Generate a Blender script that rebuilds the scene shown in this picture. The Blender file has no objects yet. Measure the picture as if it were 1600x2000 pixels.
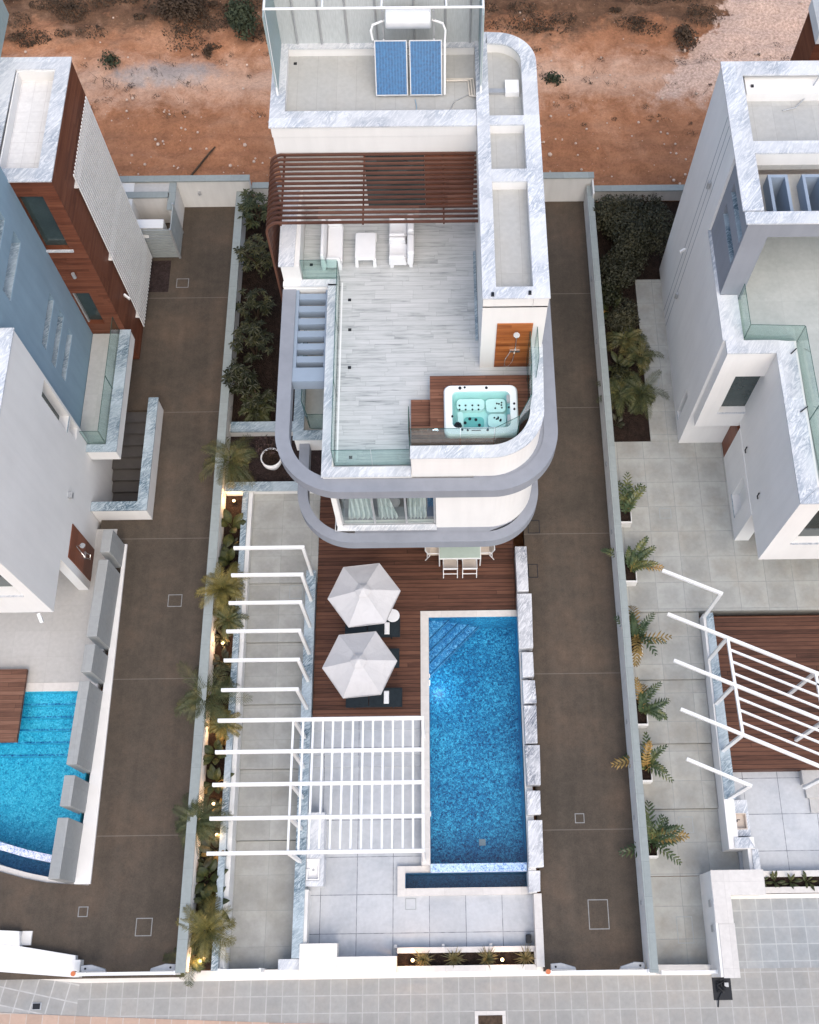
import bpy, math, random
from mathutils import Vector, Matrix
R = math.radians
rnd = random.Random(7)
S = bpy.context.scene

# ------------------------------------------------------------------ camera, sky, sun, exposure
F, PX, TH, YAW, H = 2100.0, 870.0, math.atan(900/2100.0), math.atan(70/5331.0), 35.0
cam = bpy.data.cameras.new('camera')
cam.sensor_fit = 'VERTICAL'; cam.sensor_height = 24.0; cam.lens = F/2000*24
cam.shift_x = -(PX-800)/2000.0
cam.clip_start = 0.1; cam.clip_end = 1000
co = bpy.data.objects.new('camera', cam); S.collection.objects.link(co); S.camera = co
d = Vector((math.sin(YAW)*math.sin(TH), math.cos(YAW)*math.sin(TH), -math.cos(TH)))
r = Vector((math.cos(YAW), -math.sin(YAW), 0)); u = r.cross(d)
m = Matrix(((r.x, u.x, -d.x, 0), (r.y, u.y, -d.y, 0), (r.z, u.z, -d.z, H), (0, 0, 0, 1)))
co.matrix_world = m

W = bpy.data.worlds.new('World'); S.world = W; W.use_nodes = True
wn = W.node_tree.nodes; wl = W.node_tree.links
sky = wn.new('ShaderNodeTexSky'); sky.sky_type = 'NISHITA'; sky.sun_disc = False
SUN_EL, SUN_AZ = R(56), R(163)          # the sun stands low, in front and to the right of the lots
sky.sun_elevation = SUN_EL; sky.sun_rotation = SUN_AZ; sky.air_density = 1.0; sky.dust_density = 3.5
wn['Background'].inputs[1].default_value = 0.15
tint = wn.new('ShaderNodeMix'); tint.data_type = 'RGBA'; tint.blend_type = 'MULTIPLY'; tint.inputs[0].default_value = 1
tint.inputs[7].default_value = (.985, 1.0, .965, 1)            # evening sky a little greener than the model's
wl.new(sky.outputs[0], tint.inputs[6]); wl.new(tint.outputs[2], wn['Background'].inputs[0])
sl = bpy.data.lights.new('sun', 'SUN'); sl.energy = 0.42; sl.angle = R(90); sl.color = (1.0, 0.89, 0.85)
so = bpy.data.objects.new('sun', sl); S.collection.objects.link(so); so.location = (-20, -30, 40)
sd = Vector((math.sin(SUN_AZ)*math.cos(SUN_EL), math.cos(SUN_AZ)*math.cos(SUN_EL), math.sin(SUN_EL)))
so.rotation_euler = (-sd).to_track_quat('-Z', 'Y').to_euler()
S.view_settings.view_transform = 'Standard'; S.view_settings.look = 'None'
S.view_settings.exposure = 0.95; S.view_settings.gamma = 1.0

# ------------------------------------------------------------------ material helpers
class G:
    def __init__(s, name):
        s.m = bpy.data.materials.new(name); s.m.use_nodes = True
        s.t = s.m.node_tree; s.t.nodes.clear()
        s.o = s.t.nodes.new('ShaderNodeOutputMaterial')
        s._p = None
    def nd(s, typ, **kw):
        n = s.t.nodes.new(typ)
        for k, v in kw.items(): setattr(n, k, v)
        return n
    def set(s, n, key, v):
        i = n.inputs[key]
        if isinstance(v, bpy.types.NodeSocket): s.t.links.new(v, i)
        elif isinstance(v, (tuple, list)) and len(v) == 3 and i.type == 'RGBA': i.default_value = (*v, 1)
        else: i.default_value = v
    def pos(s):
        if s._p is None: s._p = s.nd('ShaderNodeNewGeometry').outputs['Position']
        return s._p
    def vm(s, op, a, b):
        n = s.nd('ShaderNodeVectorMath', operation=op); s.set(n, 0, a); s.set(n, 1, b); return n.outputs[0]
    def rot(s, v, ang, axis='Z_AXIS'):
        n = s.nd('ShaderNodeVectorRotate', rotation_type=axis); s.set(n, 'Vector', v); s.set(n, 'Angle', ang); return n.outputs[0]
    def xyz(s, v):
        n = s.nd('ShaderNodeSeparateXYZ'); s.set(n, 0, v); return n.outputs
    def ma(s, op, a, b=0.0, c=0.0):
        n = s.nd('ShaderNodeMath', operation=op); s.set(n, 0, a); s.set(n, 1, b); s.set(n, 2, c); return n.outputs[0]
    def mix(s, f, a, b, mode='MIX'):
        n = s.nd('ShaderNodeMix', data_type='RGBA', blend_type=mode); s.set(n, 0, f); s.set(n, 6, a); s.set(n, 7, b); return n.outputs[2]
    def noise(s, v, sc, det=5, ro=.55, dist=0.0):
        n = s.nd('ShaderNodeTexNoise'); s.set(n, 'Vector', v); s.set(n, 'Scale', sc); s.set(n, 'Detail', det); s.set(n, 'Roughness', ro); s.set(n, 'Distortion', dist)
        return n.outputs[0]
    def vor(s, v, sc, feat='F1', rn=1.0):
        n = s.nd('ShaderNodeTexVoronoi', feature=feat); s.set(n, 'Vector', v); s.set(n, 'Scale', sc); s.set(n, 'Randomness', rn); return n.outputs
    def white(s, v):
        n = s.nd('ShaderNodeTexWhiteNoise', noise_dimensions='3D'); s.set(n, 'Vector', v); return n.outputs
    def ramp(s, f, stops):
        n = s.nd('ShaderNodeValToRGB'); e = n.color_ramp.elements
        while len(e) < len(stops): e.new(0.5)
        for el, (p, c) in zip(e, stops):
            el.position = p; el.color = (*c, 1) if isinstance(c, (tuple, list)) else (c, c, c, 1)
        s.set(n, 0, f); return n.outputs[0]
    def line(s, x, per, w, off=0.0):          # 1 inside a joint of width w every per metres
        a = s.ma('DIVIDE', s.ma('ADD', x, off + 1000*per), per)
        return s.ma('LESS_THAN', s.ma('FRACT', a), w/per)
    def cell(s, x, per, off=0.0):
        return s.ma('FLOOR', s.ma('DIVIDE', s.ma('ADD', x, off + 1000*per), per))
    def comb(s, x, y, z=0.0):
        n = s.nd('ShaderNodeCombineXYZ'); s.set(n, 0, x); s.set(n, 1, y); s.set(n, 2, z); return n.outputs[0]
    def done(s, col, rough=.7, spec=.3, h=None, bs=.3, bd=.01, metal=0.0):
        p = s.nd('ShaderNodeBsdfPrincipled')
        s.set(p, 'Base Color', col); s.set(p, 'Roughness', rough); s.set(p, 'Specular IOR Level', spec); s.set(p, 'Metallic', metal)
        if h is not None:
            b = s.nd('ShaderNodeBump'); s.set(b, 'Height', h); s.set(b, 'Strength', bs); s.set(b, 'Distance', bd)
            s.t.links.new(b.outputs[0], p.inputs['Normal'])
        s.t.links.new(p.outputs[0], s.o.inputs[0]); return s.m

def plain(name, c, rough=.5, spec=.3, var=.12, sc=3.0, metal=0.0, bump=.15):
    g = G(name); n = g.noise(g.pos(), sc, 6, .6)
    k = g.ramp(n, [(.3, 1-var), (.7, 1+var*.6)])
    fine = g.noise(g.pos(), sc*14, 3, .6)
    k = g.mix(.35, k, g.ramp(fine, [(.3, 1-var), (.7, 1+var)]), 'MULTIPLY')
    return g.done(g.mix(1, c, k, 'MULTIPLY'), rough, spec, fine, bump, .006, metal)

def render_wall(name, c, stain=.12):
    g = G(name); p = g.pos()
    a = g.noise(p, .6, 6, .6)
    st = g.noise(g.vm('MULTIPLY', p, (3.0, 3.0, .35)), 1.0, 5, .6)
    k = g.ramp(a, [(.3, 1-stain*.6), (.65, 1.0)])
    k2 = g.ramp(st, [(.34, 1-stain*.45), (.6, 1.0)])
    f = g.noise(p, 60, 2, .5)
    return g.done(g.mix(1, g.mix(1, c, k, 'MULTIPLY'), k2, 'MULTIPLY'), .85, .2, f, .25, .004)

def marble(name, base, vein, dense=.5, ang=.7, sc=1.0):
    g = G(name); p = g.rot(g.pos(), ang)
    w = g.vm('MULTIPLY', p, (1.0*sc, .20*sc, .8*sc))
    d1 = g.noise(w, 3.2, 8, .66, 1.6); d2 = g.noise(w, 8.5, 6, .65, 2.0); big = g.noise(g.pos(), .9, 3, .5)
    f1 = g.ramp(g.ma('ABSOLUTE', g.ma('SUBTRACT', d1, .5)), [(0, 1.0), (.03, .7), (.085, 0.0)])
    f2 = g.ramp(d2, [(.46, 0.0), (.66, .8)])
    zone = g.ramp(big, [(.38, .25), (.62, 1.0)])
    f = g.mix(1, g.ma('MAXIMUM', f1, f2), zone, 'MULTIPLY')
    f = g.ma('MULTIPLY', f, dense)
    x, y, z = g.xyz(g.pos())
    tone = g.white(g.comb(g.cell(x, 1.3), g.cell(y, 1.3), g.cell(z, 1.3)))[0]
    c = g.mix(f, base, vein)
    c = g.mix(1, c, g.ramp(tone, [(0, .9), (1, 1.04)]), 'MULTIPLY')
    return g.done(c, .35, .4, d2, .05, .002)

def tiles(name, c, joint, sx, sy, w, ox=0, oy=0, var=.08, stain=.18, stain_c=(.3, .28, .24), rough=.7, rot=0.0, core=0.0):
    g = G(name); p = g.rot(g.pos(), rot) if rot else g.pos()
    x, y, z = g.xyz(p)
    wob = g.noise(p, 4.0, 3, .6)
    ln = g.ma('MAXIMUM', g.line(x, sx, w, ox), g.line(y, sy, w, oy))
    t = g.white(g.comb(g.cell(x, sx, ox), g.cell(y, sy, oy)))[0]
    k = g.ramp(t, [(0, 1-var), (1, 1+var)])
    col = g.mix(1, c, k, 'MULTIPLY')
    n1 = g.noise(p, .9, 7, .65); n2 = g.noise(p, 7, 5, .6); n3 = g.noise(p, 45, 2, .5)
    col = g.mix(g.ma('MULTIPLY', g.ramp(n1, [(.45, 0.0), (.75, 1.0)]), stain), col, stain_c)
    col = g.mix(1, col, g.ramp(n2, [(.3, .93), (.7, 1.05)]), 'MULTIPLY')
    if core:            # slabs weather darker in the middle than along their joints
        fx = g.ma('ABSOLUTE', g.ma('SUBTRACT', g.ma('FRACT', g.ma('DIVIDE', g.ma('ADD', x, ox+1000*sx), sx)), .5))
        fy = g.ma('ABSOLUTE', g.ma('SUBTRACT', g.ma('FRACT', g.ma('DIVIDE', g.ma('ADD', y, oy+1000*sy), sy)), .5))
        m_ = g.ma('ADD', g.ma('MAXIMUM', fx, fy), g.ma('MULTIPLY', g.ma('SUBTRACT', wob, .5), .35))
        col = g.mix(1, col, g.ramp(m_, [(.2, 1-core), (.42, 1.0)]), 'MULTIPLY')
    jm = g.ma('MULTIPLY', ln, g.ramp(wob, [(.3, .35), (.6, 1.0)]))
    col = g.mix(jm, col, joint)
    return g.done(col, rough, .25, g.ma('SUBTRACT', n3, ln), .25, .004)

def planks(name, cols, width, length, gapw, gapc, axis=0, rough=.6, streak=1.0, gapmix=.8, tone=.3):
    g = G(name); xyz = g.xyz(g.pos()); x, y = (xyz[0], xyz[1]) if axis == 0 else (xyz[2], xyz[0])
    if axis == 2: x, y = xyz[2], g.ma('ADD', xyz[0], xyz[1])
    if axis == 3: x, y = g.ma('ADD', xyz[0], xyz[1]), xyz[2]
    row = g.cell(y, width)
    sh = g.ma('MULTIPLY', g.white(g.comb(row, 3.3))[0], length)
    xs = g.ma('ADD', x, sh)
    t = g.white(g.comb(row, g.cell(xs, length)))[0]
    st = g.noise(g.comb(g.ma('MULTIPLY', x, 1.1), g.ma('MULTIPLY', y, 14.0), g.ma('MULTIPLY', t, 31.0)), 1.0*streak, 6, .65, .6)
    bl = g.noise(g.pos(), .8, 5, .6)
    f = g.ma('ADD', g.ma('MULTIPLY', st, .75), g.ma('ADD', g.ma('MULTIPLY', t, tone), (.3-tone)*.5)); f = g.ma('ADD', f, g.ma('MULTIPLY', g.ma('SUBTRACT', bl, .5), .25))
    col = g.ramp(f, [(.28, cols[0]), (.5, cols[1]), (.78, cols[2])])
    ln = g.ma('MAXIMUM', g.line(y, width, gapw), g.ma('MULTIPLY', g.line(xs, length, gapw), .7))
    col = g.mix(g.ma('MULTIPLY', ln, gapmix), col, gapc)
    return g.done(col, rough, .25, g.ma('SUBTRACT', st, g.ma('MULTIPLY', ln, 2.0)), .2, .004)

M = {}
M['white'] = render_wall('white_render', (.75, .735, .715), .09)
M['white2'] = render_wall('garden_wall_render', (.72, .71, .69), .18)
M['white_paint'] = plain('white_paint', (.76, .76, .755), .4, .3, .05)
M['cream'] = render_wall('cream_render', (.78, .74, .69), .14)
M['lav'] = render_wall('lavender_render', (.265, .28, .315), .16)
M['blue'] = render_wall('blue_grey_render', (.245, .345, .425), .16)
M['louvre'] = render_wall('louvre_render', (.27, .33, .41), .1)
M['greyblock'] = tiles('grey_block_render', (.30, .31, .31), (.22, .22, .22), .6, .9, .006, var=.06, stain=.25)
M['marble'] = marble('pale_marble', (.68, .685, .695), (.20, .25, .32), .8, .62, 1.7)
M['marble_b'] = marble('veined_marble_shaded', (.45, .52, .56), (.03, .08, .12), 1.0, .9, 2.3)  # veins are real; the blue-grey base has the shade put into it
M['marble_c'] = marble('rough_marble', (.66, .66, .67), (.08, .10, .14), 1.0, .55, 2.1)
M['roof'] = tiles('roof_screed', (.41, .41, .395), (.32, .315, .30), .6, 3.0, .012, var=.04, stain=.3, stain_c=(.40, .37, .32))
M['terr2'] = tiles('streaky_terrace_tile', (.42, .44, .425), (.36, .38, .37), 1.2, 1.2, .008, var=.06, stain=.45, stain_c=(.30, .33, .32))
M['roof_tile'] = tiles('white_roof_tile', (.68, .67, .66), (.52, .5, .49), .4, .4, .012, var=.03)
M['path'] = tiles('path_slab', (.35, .35, .33), (.24, .25, .24), 1.05, 1.05, .012, .3, .25, .08, .55, (.25, .24, .20), core=.12)
M['path2'] = tiles('court_slab', (.35, .355, .335), (.235, .245, .245), .95, .95, .018, .2, .1, .09, .55, (.30, .27, .22), core=.13)
M['patio'] = tiles('patio_slab', (.46, .475, .495), (.15, .16, .18), 1.13, 1.13, .022, .48, .0, .06, .8, (.33, .355, .39))
M['trav'] = tiles('travertine_paving', (.45, .44, .425), (.37, .36, .35), 1.2, .9, .008, var=.05, stain=.35, stain_c=(.38, .36, .33))
M['coping'] = tiles('coping_stone', (.60, .57, .54), (.48, .45, .43), 1.2, 1.2, .01, var=.05, stain=.25, stain_c=(.5, .46, .42))
M['capgrey'] = tiles('grey_wall_capping', (.27, .30, .295), (.20, .22, .22), 1.0, 1.0, .012, var=.06, stain=.35, stain_c=(.25, .27, .26))
M['drive'] = None
def mk_drive():
    g = G('driveway_concrete'); p = g.pos(); x, y, z = g.xyz(p)
    n = g.noise(p, .32, 7, .65); n2 = g.noise(p, 3.0, 6, .7); n3 = g.noise(p, 30, 3, .6)
    c = g.ramp(n, [(.3, (.053, .044, .034)), (.5, (.075, .059, .045)), (.72, (.115, .081, .057))])
    c = g.mix(1, c, g.ramp(n2, [(.3, .86), (.7, 1.12)]), 'MULTIPLY')
    c = g.mix(1, c, g.ramp(n3, [(.3, .85), (.7, 1.15)]), 'MULTIPLY')
    tyre = g.noise(g.vm('MULTIPLY', p, (2.2, .10, 1)), 1.0, 5, .6)
    c = g.mix(1, c, g.ramp(tyre, [(.32, .88), (.5, 1.0), (.68, 1.10)]), 'MULTIPLY')
    sp = g.vor(p, 1.7); blot = g.ma('MULTIPLY', g.ramp(g.ma('ADD', sp[0], g.ma('MULTIPLY', n2, .25)), [(.17, 1.0), (.30, 0.0)]), g.ma('GREATER_THAN', g.white(sp[2])[0], .72))
    c = g.mix(g.ma('MULTIPLY', blot, .30), c, (.05, .045, .04))
    ln = g.line(y, 5.02, .028, .95)
    c = g.mix(g.ma('MULTIPLY', ln, .32), c, (.26, .23, .20))
    return g.done(c, .75, .25, n3, .3, .004)
M['drive'] = mk_drive()
M['sidewalk'] = tiles('sidewalk_paver', (.305, .30, .285), (.40, .39, .375), .48, .48, .03, .1, .12, .07, .3, (.42, .36, .30), core=.05)
M['sidewalk_r'] = tiles('side_paver', (.30, .315, .32), (.41, .42, .42), .48, .48, .03, .0, .3, .07, .3, (.44, .40, .36), core=.06)
M['sidewalk_l'] = tiles('sidewalk_paver_turned', (.31, .31, .30), (.46, .45, .44), .48, .48, .035, .0, .0, .07, .3, (.42, .36, .30), rot=.2, core=.06)
M['tactile'] = tiles('orange_paver', (.44, .31, .24), (.46, .40, .35), .48, .48, .03, var=.1)
M['deck'] = planks('dark_deck_boards', [(.050, .022, .014), (.098, .042, .026), (.155, .070, .044)], .14, 14.0, .02, (.012, .007, .005))
M['deck2'] = planks('red_deck_boards', [(.085, .034, .020), (.155, .066, .040), (.24, .11, .068)], .11, 1.7, .013, (.03, .014, .009))
M['deck3'] = planks('brown_platform_boards', [(.09, .042, .028), (.15, .072, .047), (.21, .11, .075)], .14, 2.4, .014, (.04, .02, .014))
M['terrace'] = planks('grey_plank_tile', [(.19, .205, .21), (.46, .475, .475), (.58, .585, .59)], .165, 1.2, .008, (.20, .21, .21), streak=1.0, gapmix=.75, tone=.12)
M['teak'] = planks('orange_timber_panel', [(.13, .036, .010), (.30, .088, .022), (.44, .15, .045)], .16, 3.0, .006, (.10, .03, .012), axis=3, rough=.45)
M['cladding'] = planks('brown_timber_cladding', [(.085, .026, .013), (.135, .044, .023), (.19, .068, .036)], .12, 2.2, .008, (.05, .018, .01), axis=3, rough=.55)
M['door_wood'] = planks('door_timber', [(.10, .032, .016), (.17, .055, .028), (.24, .085, .045)], .9, 3.0, .008, (.05, .02, .01), axis=3, rough=.45)
M['slatwood'] = planks('brown_slat_timber', [(.055, .022, .014), (.088, .037, .024), (.125, .056, .037)], .5, 3.0, .0, (.05, .02, .01), rough=.5)
M['plastic'] = plain('white_plastic', (.78, .78, .79), .35, .4, .03, bump=.02)
def mk_fabric():
    g = G('umbrella_cloth'); p = g.pos()
    a = g.noise(g.vm('MULTIPLY', p, (1, 1, 1)), 2.2, 4, .6, 1.5); b = g.noise(p, 7.0, 4, .6, .8)
    c = g.mix(1, (.50, .49, .49), g.ramp(a, [(.3, .95), (.65, 1.03)]), 'MULTIPLY')
    return g.done(c, .9, .1, g.ma('ADD', a, g.ma('MULTIPLY', b, .3)), .4, .04)
M['fabric'] = mk_fabric()
M['charcoal'] = plain('charcoal_mesh', (.018, .026, .032), .7, .2, .25, 8)
M['towel'] = plain('white_towel', (.85, .84, .83), .95, .1, .06, 20, bump=.5)
M['covermetal'] = plain('cover_frame_metal', (.26, .26, .255), .5, .4, .2, 6, .3)
M['metal'] = plain('grey_metal', (.42, .43, .44), .4, .5, .12, 6, .4)
M['greymetal'] = plain('grey_louvre_metal', (.30, .325, .325), .5, .4, .1)
M['chrome'] = plain('chrome', (.75, .75, .75), .18, .5, .05, 6, .9)
M['tankm'] = plain('tank_steel', (.78, .79, .80), .38, .5, .06, 3, .35)
M['dark'] = plain('dark_opening', (.014, .017, .019), .8, .2, .3)
M['black'] = plain('black_plastic', (.012, .014, .018), .5, .3, .2)
M['pipe'] = plain('pipe_insulation', (.62, .57, .5), .7, .2, .1)
M['orange'] = plain('orange_beacon', (.55, .16, .06), .4, .4, .1)
M['sling'] = plain('beige_sling', (.62, .54, .47), .8, .2, .08)
M['tabletop'] = plain('frosted_glass_top', (.42, .50, .44), .15, .5, .06, 4)
M['tub'] = plain('tub_acrylic', (.82, .84, .85), .2, .5, .03, bump=.0)
M['tubin'] = plain('tub_acrylic_basin', (.46, .69, .68), .25, .5, .05, bump=.0)
M['ceramic'] = plain('sink_ceramic', (.80, .79, .78), .25, .4, .03)
M['curtain'] = None
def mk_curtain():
    g = G('white_curtain_fold_shade'); x, y, z = g.xyz(g.pos())
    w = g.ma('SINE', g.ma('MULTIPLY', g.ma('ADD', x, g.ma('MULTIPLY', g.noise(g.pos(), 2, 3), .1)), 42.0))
    return g.done(g.ramp(w, [(0, (.50, .52, .53)), (1, (.82, .82, .82))]), .9, .1)  # white cloth; shade between the folds is put into the colour
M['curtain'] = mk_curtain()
M['curtain_b'] = plain('blue_curtain', (.05, .14, .30), .9, .1, .1)
def mk_solar():
    g = G('solar_absorber'); x, y, z = g.xyz(g.pos())
    ln = g.line(x, .088, .012, .0)
    n = g.noise(g.pos(), 14, 5, .65)
    c = g.ramp(n, [(.35, (.004, .058, .155)), (.65, (.008, .115, .27))])
    c = g.mix(g.ma('MULTIPLY', ln, .4), c, (.08, .27, .52))
    return g.done(c, .22, .5)
M['solar'] = mk_solar()
def mk_mosaic(name, cols, warp=.10, sc=9.0):
    g = G(name); p = g.pos()
    wv = g.nd('ShaderNodeTexNoise'); g.set(wv, 'Vector', g.vm('MULTIPLY', p, (1, 1, .5))); g.set(wv, 'Scale', 13.0); g.set(wv, 'Detail', 2.0)
    off = g.vm('MULTIPLY', g.vm('SUBTRACT', wv.outputs['Color'], (.5, .5, .5)), (warp, warp, warp))
    q = g.vm('ADD', p, off); qx, qy, qz = g.xyz(q)
    t1 = g.white(g.comb(g.cell(qx, .06), g.cell(qy, .06), g.cell(qz, .06)))[0]
    n = g.noise(q, sc, 2, .5, 1.6); n2 = g.noise(g.vm('ADD', q, (7.3, 2.1, 0)), sc*.8, 2, .5, 2.2)
    def ripple_lines(k): return g.ramp(g.ma('ABSOLUTE', g.ma('SUBTRACT', k, .5)), [(0, 1.0), (.025, .75), (.07, 0.0)])  # bright squiggles: ripple refraction painted into the tile colour
    f = g.ma('ADD', g.ma('MULTIPLY', t1, .34), g.ma('MULTIPLY', g.ma('MAXIMUM', ripple_lines(n), g.ma('MULTIPLY', ripple_lines(n2), .8)), .60))
    big = g.noise(p, .5, 3, .5)
    f = g.ma('ADD', f, g.ma('MULTIPLY', g.ma('SUBTRACT', big, .42), .6))
    c = g.ramp(f, [(.05, cols[0]), (.32, cols[1]), (.6, cols[2]), (.95, cols[3])])
    return g.done(c, .4, .3)
M['mosaic'] = mk_mosaic('blue_pool_mosaic', [(.001, .040, .13), (.002, .095, .235), (.007, .22, .42), (.09, .55, .76)])
M['mosaic_s'] = mk_mosaic('bright_shallow_mosaic', [(.006, .07, .21), (.015, .15, .33), (.06, .30, .52), (.34, .60, .80)])  # paler copy of the tiles; shallow-water brightness put into the colour
M['mosaic_w'] = mk_mosaic('white_pool_mosaic', [(.10, .20, .50), (.42, .48, .66), (.68, .70, .78), (.80, .82, .86)], .05)
M['mosaic_d'] = mk_mosaic('deep_blue_mosaic', [(.004, .045, .12), (.006, .075, .17), (.012, .11, .23), (.03, .18, .32)])
M['mosaic_t'] = mk_mosaic('turquoise_mosaic', [(.004, .15, .30), (.008, .28, .44), (.02, .42, .58), (.12, .60, .74)])
def mk_water(name, tint, bump=.35, sc=5.0, keep=.02):
    g = G(name)
    tr = g.nd('ShaderNodeBsdfTransparent'); g.set(tr, 0, tint)
    gl = g.nd('ShaderNodeBsdfGlossy'); g.set(gl, 'Roughness', .04)
    n = g.noise(g.pos(), sc, 4, .55, .8)
    b = g.nd('ShaderNodeBump'); g.set(b, 'Height', n); g.set(b, 'Strength', bump); g.set(b, 'Distance', .02)
    g.t.links.new(b.outputs[0], gl.inputs['Normal'])
    fr = g.nd('ShaderNodeLayerWeight'); g.set(fr, 'Blend', .5); g.t.links.new(b.outputs[0], fr.inputs['Normal'])
    mx = g.nd('ShaderNodeMixShader'); g.set(mx, 0, g.ma('ADD', .02, g.ma('MULTIPLY', g.ma('POWER', fr.outputs['Facing'], 4.0), .6)))
    g.t.links.new(tr.outputs[0], mx.inputs[1]); g.t.links.new(gl.outputs[0], mx.inputs[2]); g.t.links.new(mx.outputs[0], g.o.inputs[0])
    return g.m
M['water'] = mk_water('pool_water', (.86, .96, 1.0))
M['tubwater'] = mk_water('tub_water', (.86, .97, .96), .2, 8)
def mk_glass(name, tint, refl=1.0):
    g = G(name)
    tr = g.nd('ShaderNodeBsdfTransparent'); g.set(tr, 0, tint)
    gl = g.nd('ShaderNodeBsdfGlossy'); g.set(gl, 'Roughness', .02)
    fr = g.nd('ShaderNodeLayerWeight'); g.set(fr, 'Blend', .5)
    k = g.ma('ADD', .035, g.ma('MULTIPLY', g.ma('POWER', fr.outputs['Facing'], 4.0), .6))
    mx = g.nd('ShaderNodeMixShader'); g.set(mx, 0, g.ma('MULTIPLY', k, refl))
    g.t.links.new(tr.outputs[0], mx.inputs[1]); g.t.links.new(gl.outputs[0], mx.inputs[2]); g.t.links.new(mx.outputs[0], g.o.inputs[0])
    return g.m
M['glass'] = mk_glass('balustrade_glass', (.84, .92, .90))
M['winglass'] = mk_glass('window_glass', (.80, .89, .87), 1.6)
M['glassedge'] = plain('glass_edge', (.015, .075, .065), .2, .5, .1)
M['darkglass'] = plain('dark_window_glass', (.035, .052, .052), .06, .6, .25, 1.2, bump=0)
def mk_screen(name, c, keep):
    g = G(name); x, y, z = g.xyz(g.pos())
    tr = g.nd('ShaderNodeBsdfTransparent'); p = g.nd('ShaderNodeBsdfDiffuse')
    w = g.noise(g.vm('MULTIPLY', g.pos(), (30, 30, 4)), 1.0, 3, .6)
    g.set(p, 0, g.mix(1, c, g.ramp(w, [(.3, .9), (.7, 1.08)]), 'MULTIPLY'))
    mx = g.nd('ShaderNodeMixShader'); g.set(mx, 0, keep)
    g.t.links.new(tr.outputs[0], mx.inputs[1]); g.t.links.new(p.outputs[0], mx.inputs[2]); g.t.links.new(mx.outputs[0], g.o.inputs[0])
    return g.m
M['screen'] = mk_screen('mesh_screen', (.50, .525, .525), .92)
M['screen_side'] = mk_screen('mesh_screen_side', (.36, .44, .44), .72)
def mk_soil(name, a, b):
    g = G(name); n = g.noise(g.pos(), 6, 8, .7); n2 = g.vor(g.pos(), 22)[0]
    c = g.ramp(n, [(.3, a), (.7, b)]); c = g.mix(1, c, g.ramp(n2, [(0, .6), (.5, 1.2)]), 'MULTIPLY')
    return g.done(c, .95, .1, g.ma('ADD', n, n2), .8, .03)
M['soil'] = mk_soil('dark_soil', (.010, .007, .006), (.034, .022, .017))
M['pebble'] = mk_soil('dark_pebbles', (.016, .012, .012), (.05, .035, .033))
def mk_leaf(name, cols, rough=.5):
    g = G(name)
    oi = g.nd('ShaderNodeObjectInfo').outputs['Random']
    n = g.noise(g.pos(), 3.2, 4, .6); f = g.noise(g.pos(), 25, 2, .5)
    k = g.ma('ADD', g.ma('MULTIPLY', n, .7), g.ma('MULTIPLY', f, .3)); k = g.ma('ADD', k, g.ma('MULTIPLY', g.ma('SUBTRACT', oi, .5), .12))
    return g.done(g.ramp(k, [(.3, cols[0]), (.5, cols[1]), (.7, cols[2])]), rough, .3)
M['palm'] = mk_leaf('palm_leaf', [(.028, .040, .016), (.060, .068, .024), (.145, .115, .035)])
M['palm_y'] = mk_leaf('yellow_palm_leaf', [(.05, .055, .015), (.13, .11, .028), (.28, .20, .05)])
M['leaf'] = mk_leaf('broad_leaf', [(.014, .022, .008), (.034, .042, .013), (.105, .095, .026)])
M['leaf_d'] = mk_leaf('dark_leaf', [(.008, .010, .004), (.022, .025, .009), (.072, .066, .020)])
M['leaf_g'] = mk_leaf('grey_green_leaf', [(.016, .017, .009), (.036, .036, .019), (.080, .072, .038)])
M['leaf_p'] = mk_leaf('planter_leaf', [(.020, .040, .020), (.045, .070, .030), (.17, .16, .045)], .4)
M['leaf_y'] = mk_leaf('dry_leaf', [(.10, .075, .025), (.24, .16, .05), (.38, .22, .07)])
M['brom'] = mk_leaf('spiky_leaf', [(.04, .055, .03), (.12, .10, .04), (.30, .21, .09)])
M['brush'] = mk_leaf('dry_brush', [(.030, .020, .013), (.068, .045, .029), (.13, .085, .052)], .9)
M['brush_g'] = mk_leaf('green_brush', [(.014, .022, .012), (.034, .045, .024), (.07, .078, .04)], .8)
M['bark'] = plain('bark', (.075, .052, .037), .9, .1, .4, 12, bump=.8)
M['stone'] = plain('pale_stone', (.55, .42, .34), .9, .1, .3, 5)
def mk_emit(name, c, st):
    g = G(name); e = g.nd('ShaderNodeEmission'); g.set(e, 0, c); g.set(e, 1, st); g.t.links.new(e.outputs[0], g.o.inputs[0]); return g.m
M['lamp'] = mk_emit('lamp_glow', (1.0, .68, .34), 4.0)
M['plamp'] = mk_emit('pool_lamp_glow', (.75, .92, 1.0), 2.0)
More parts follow.
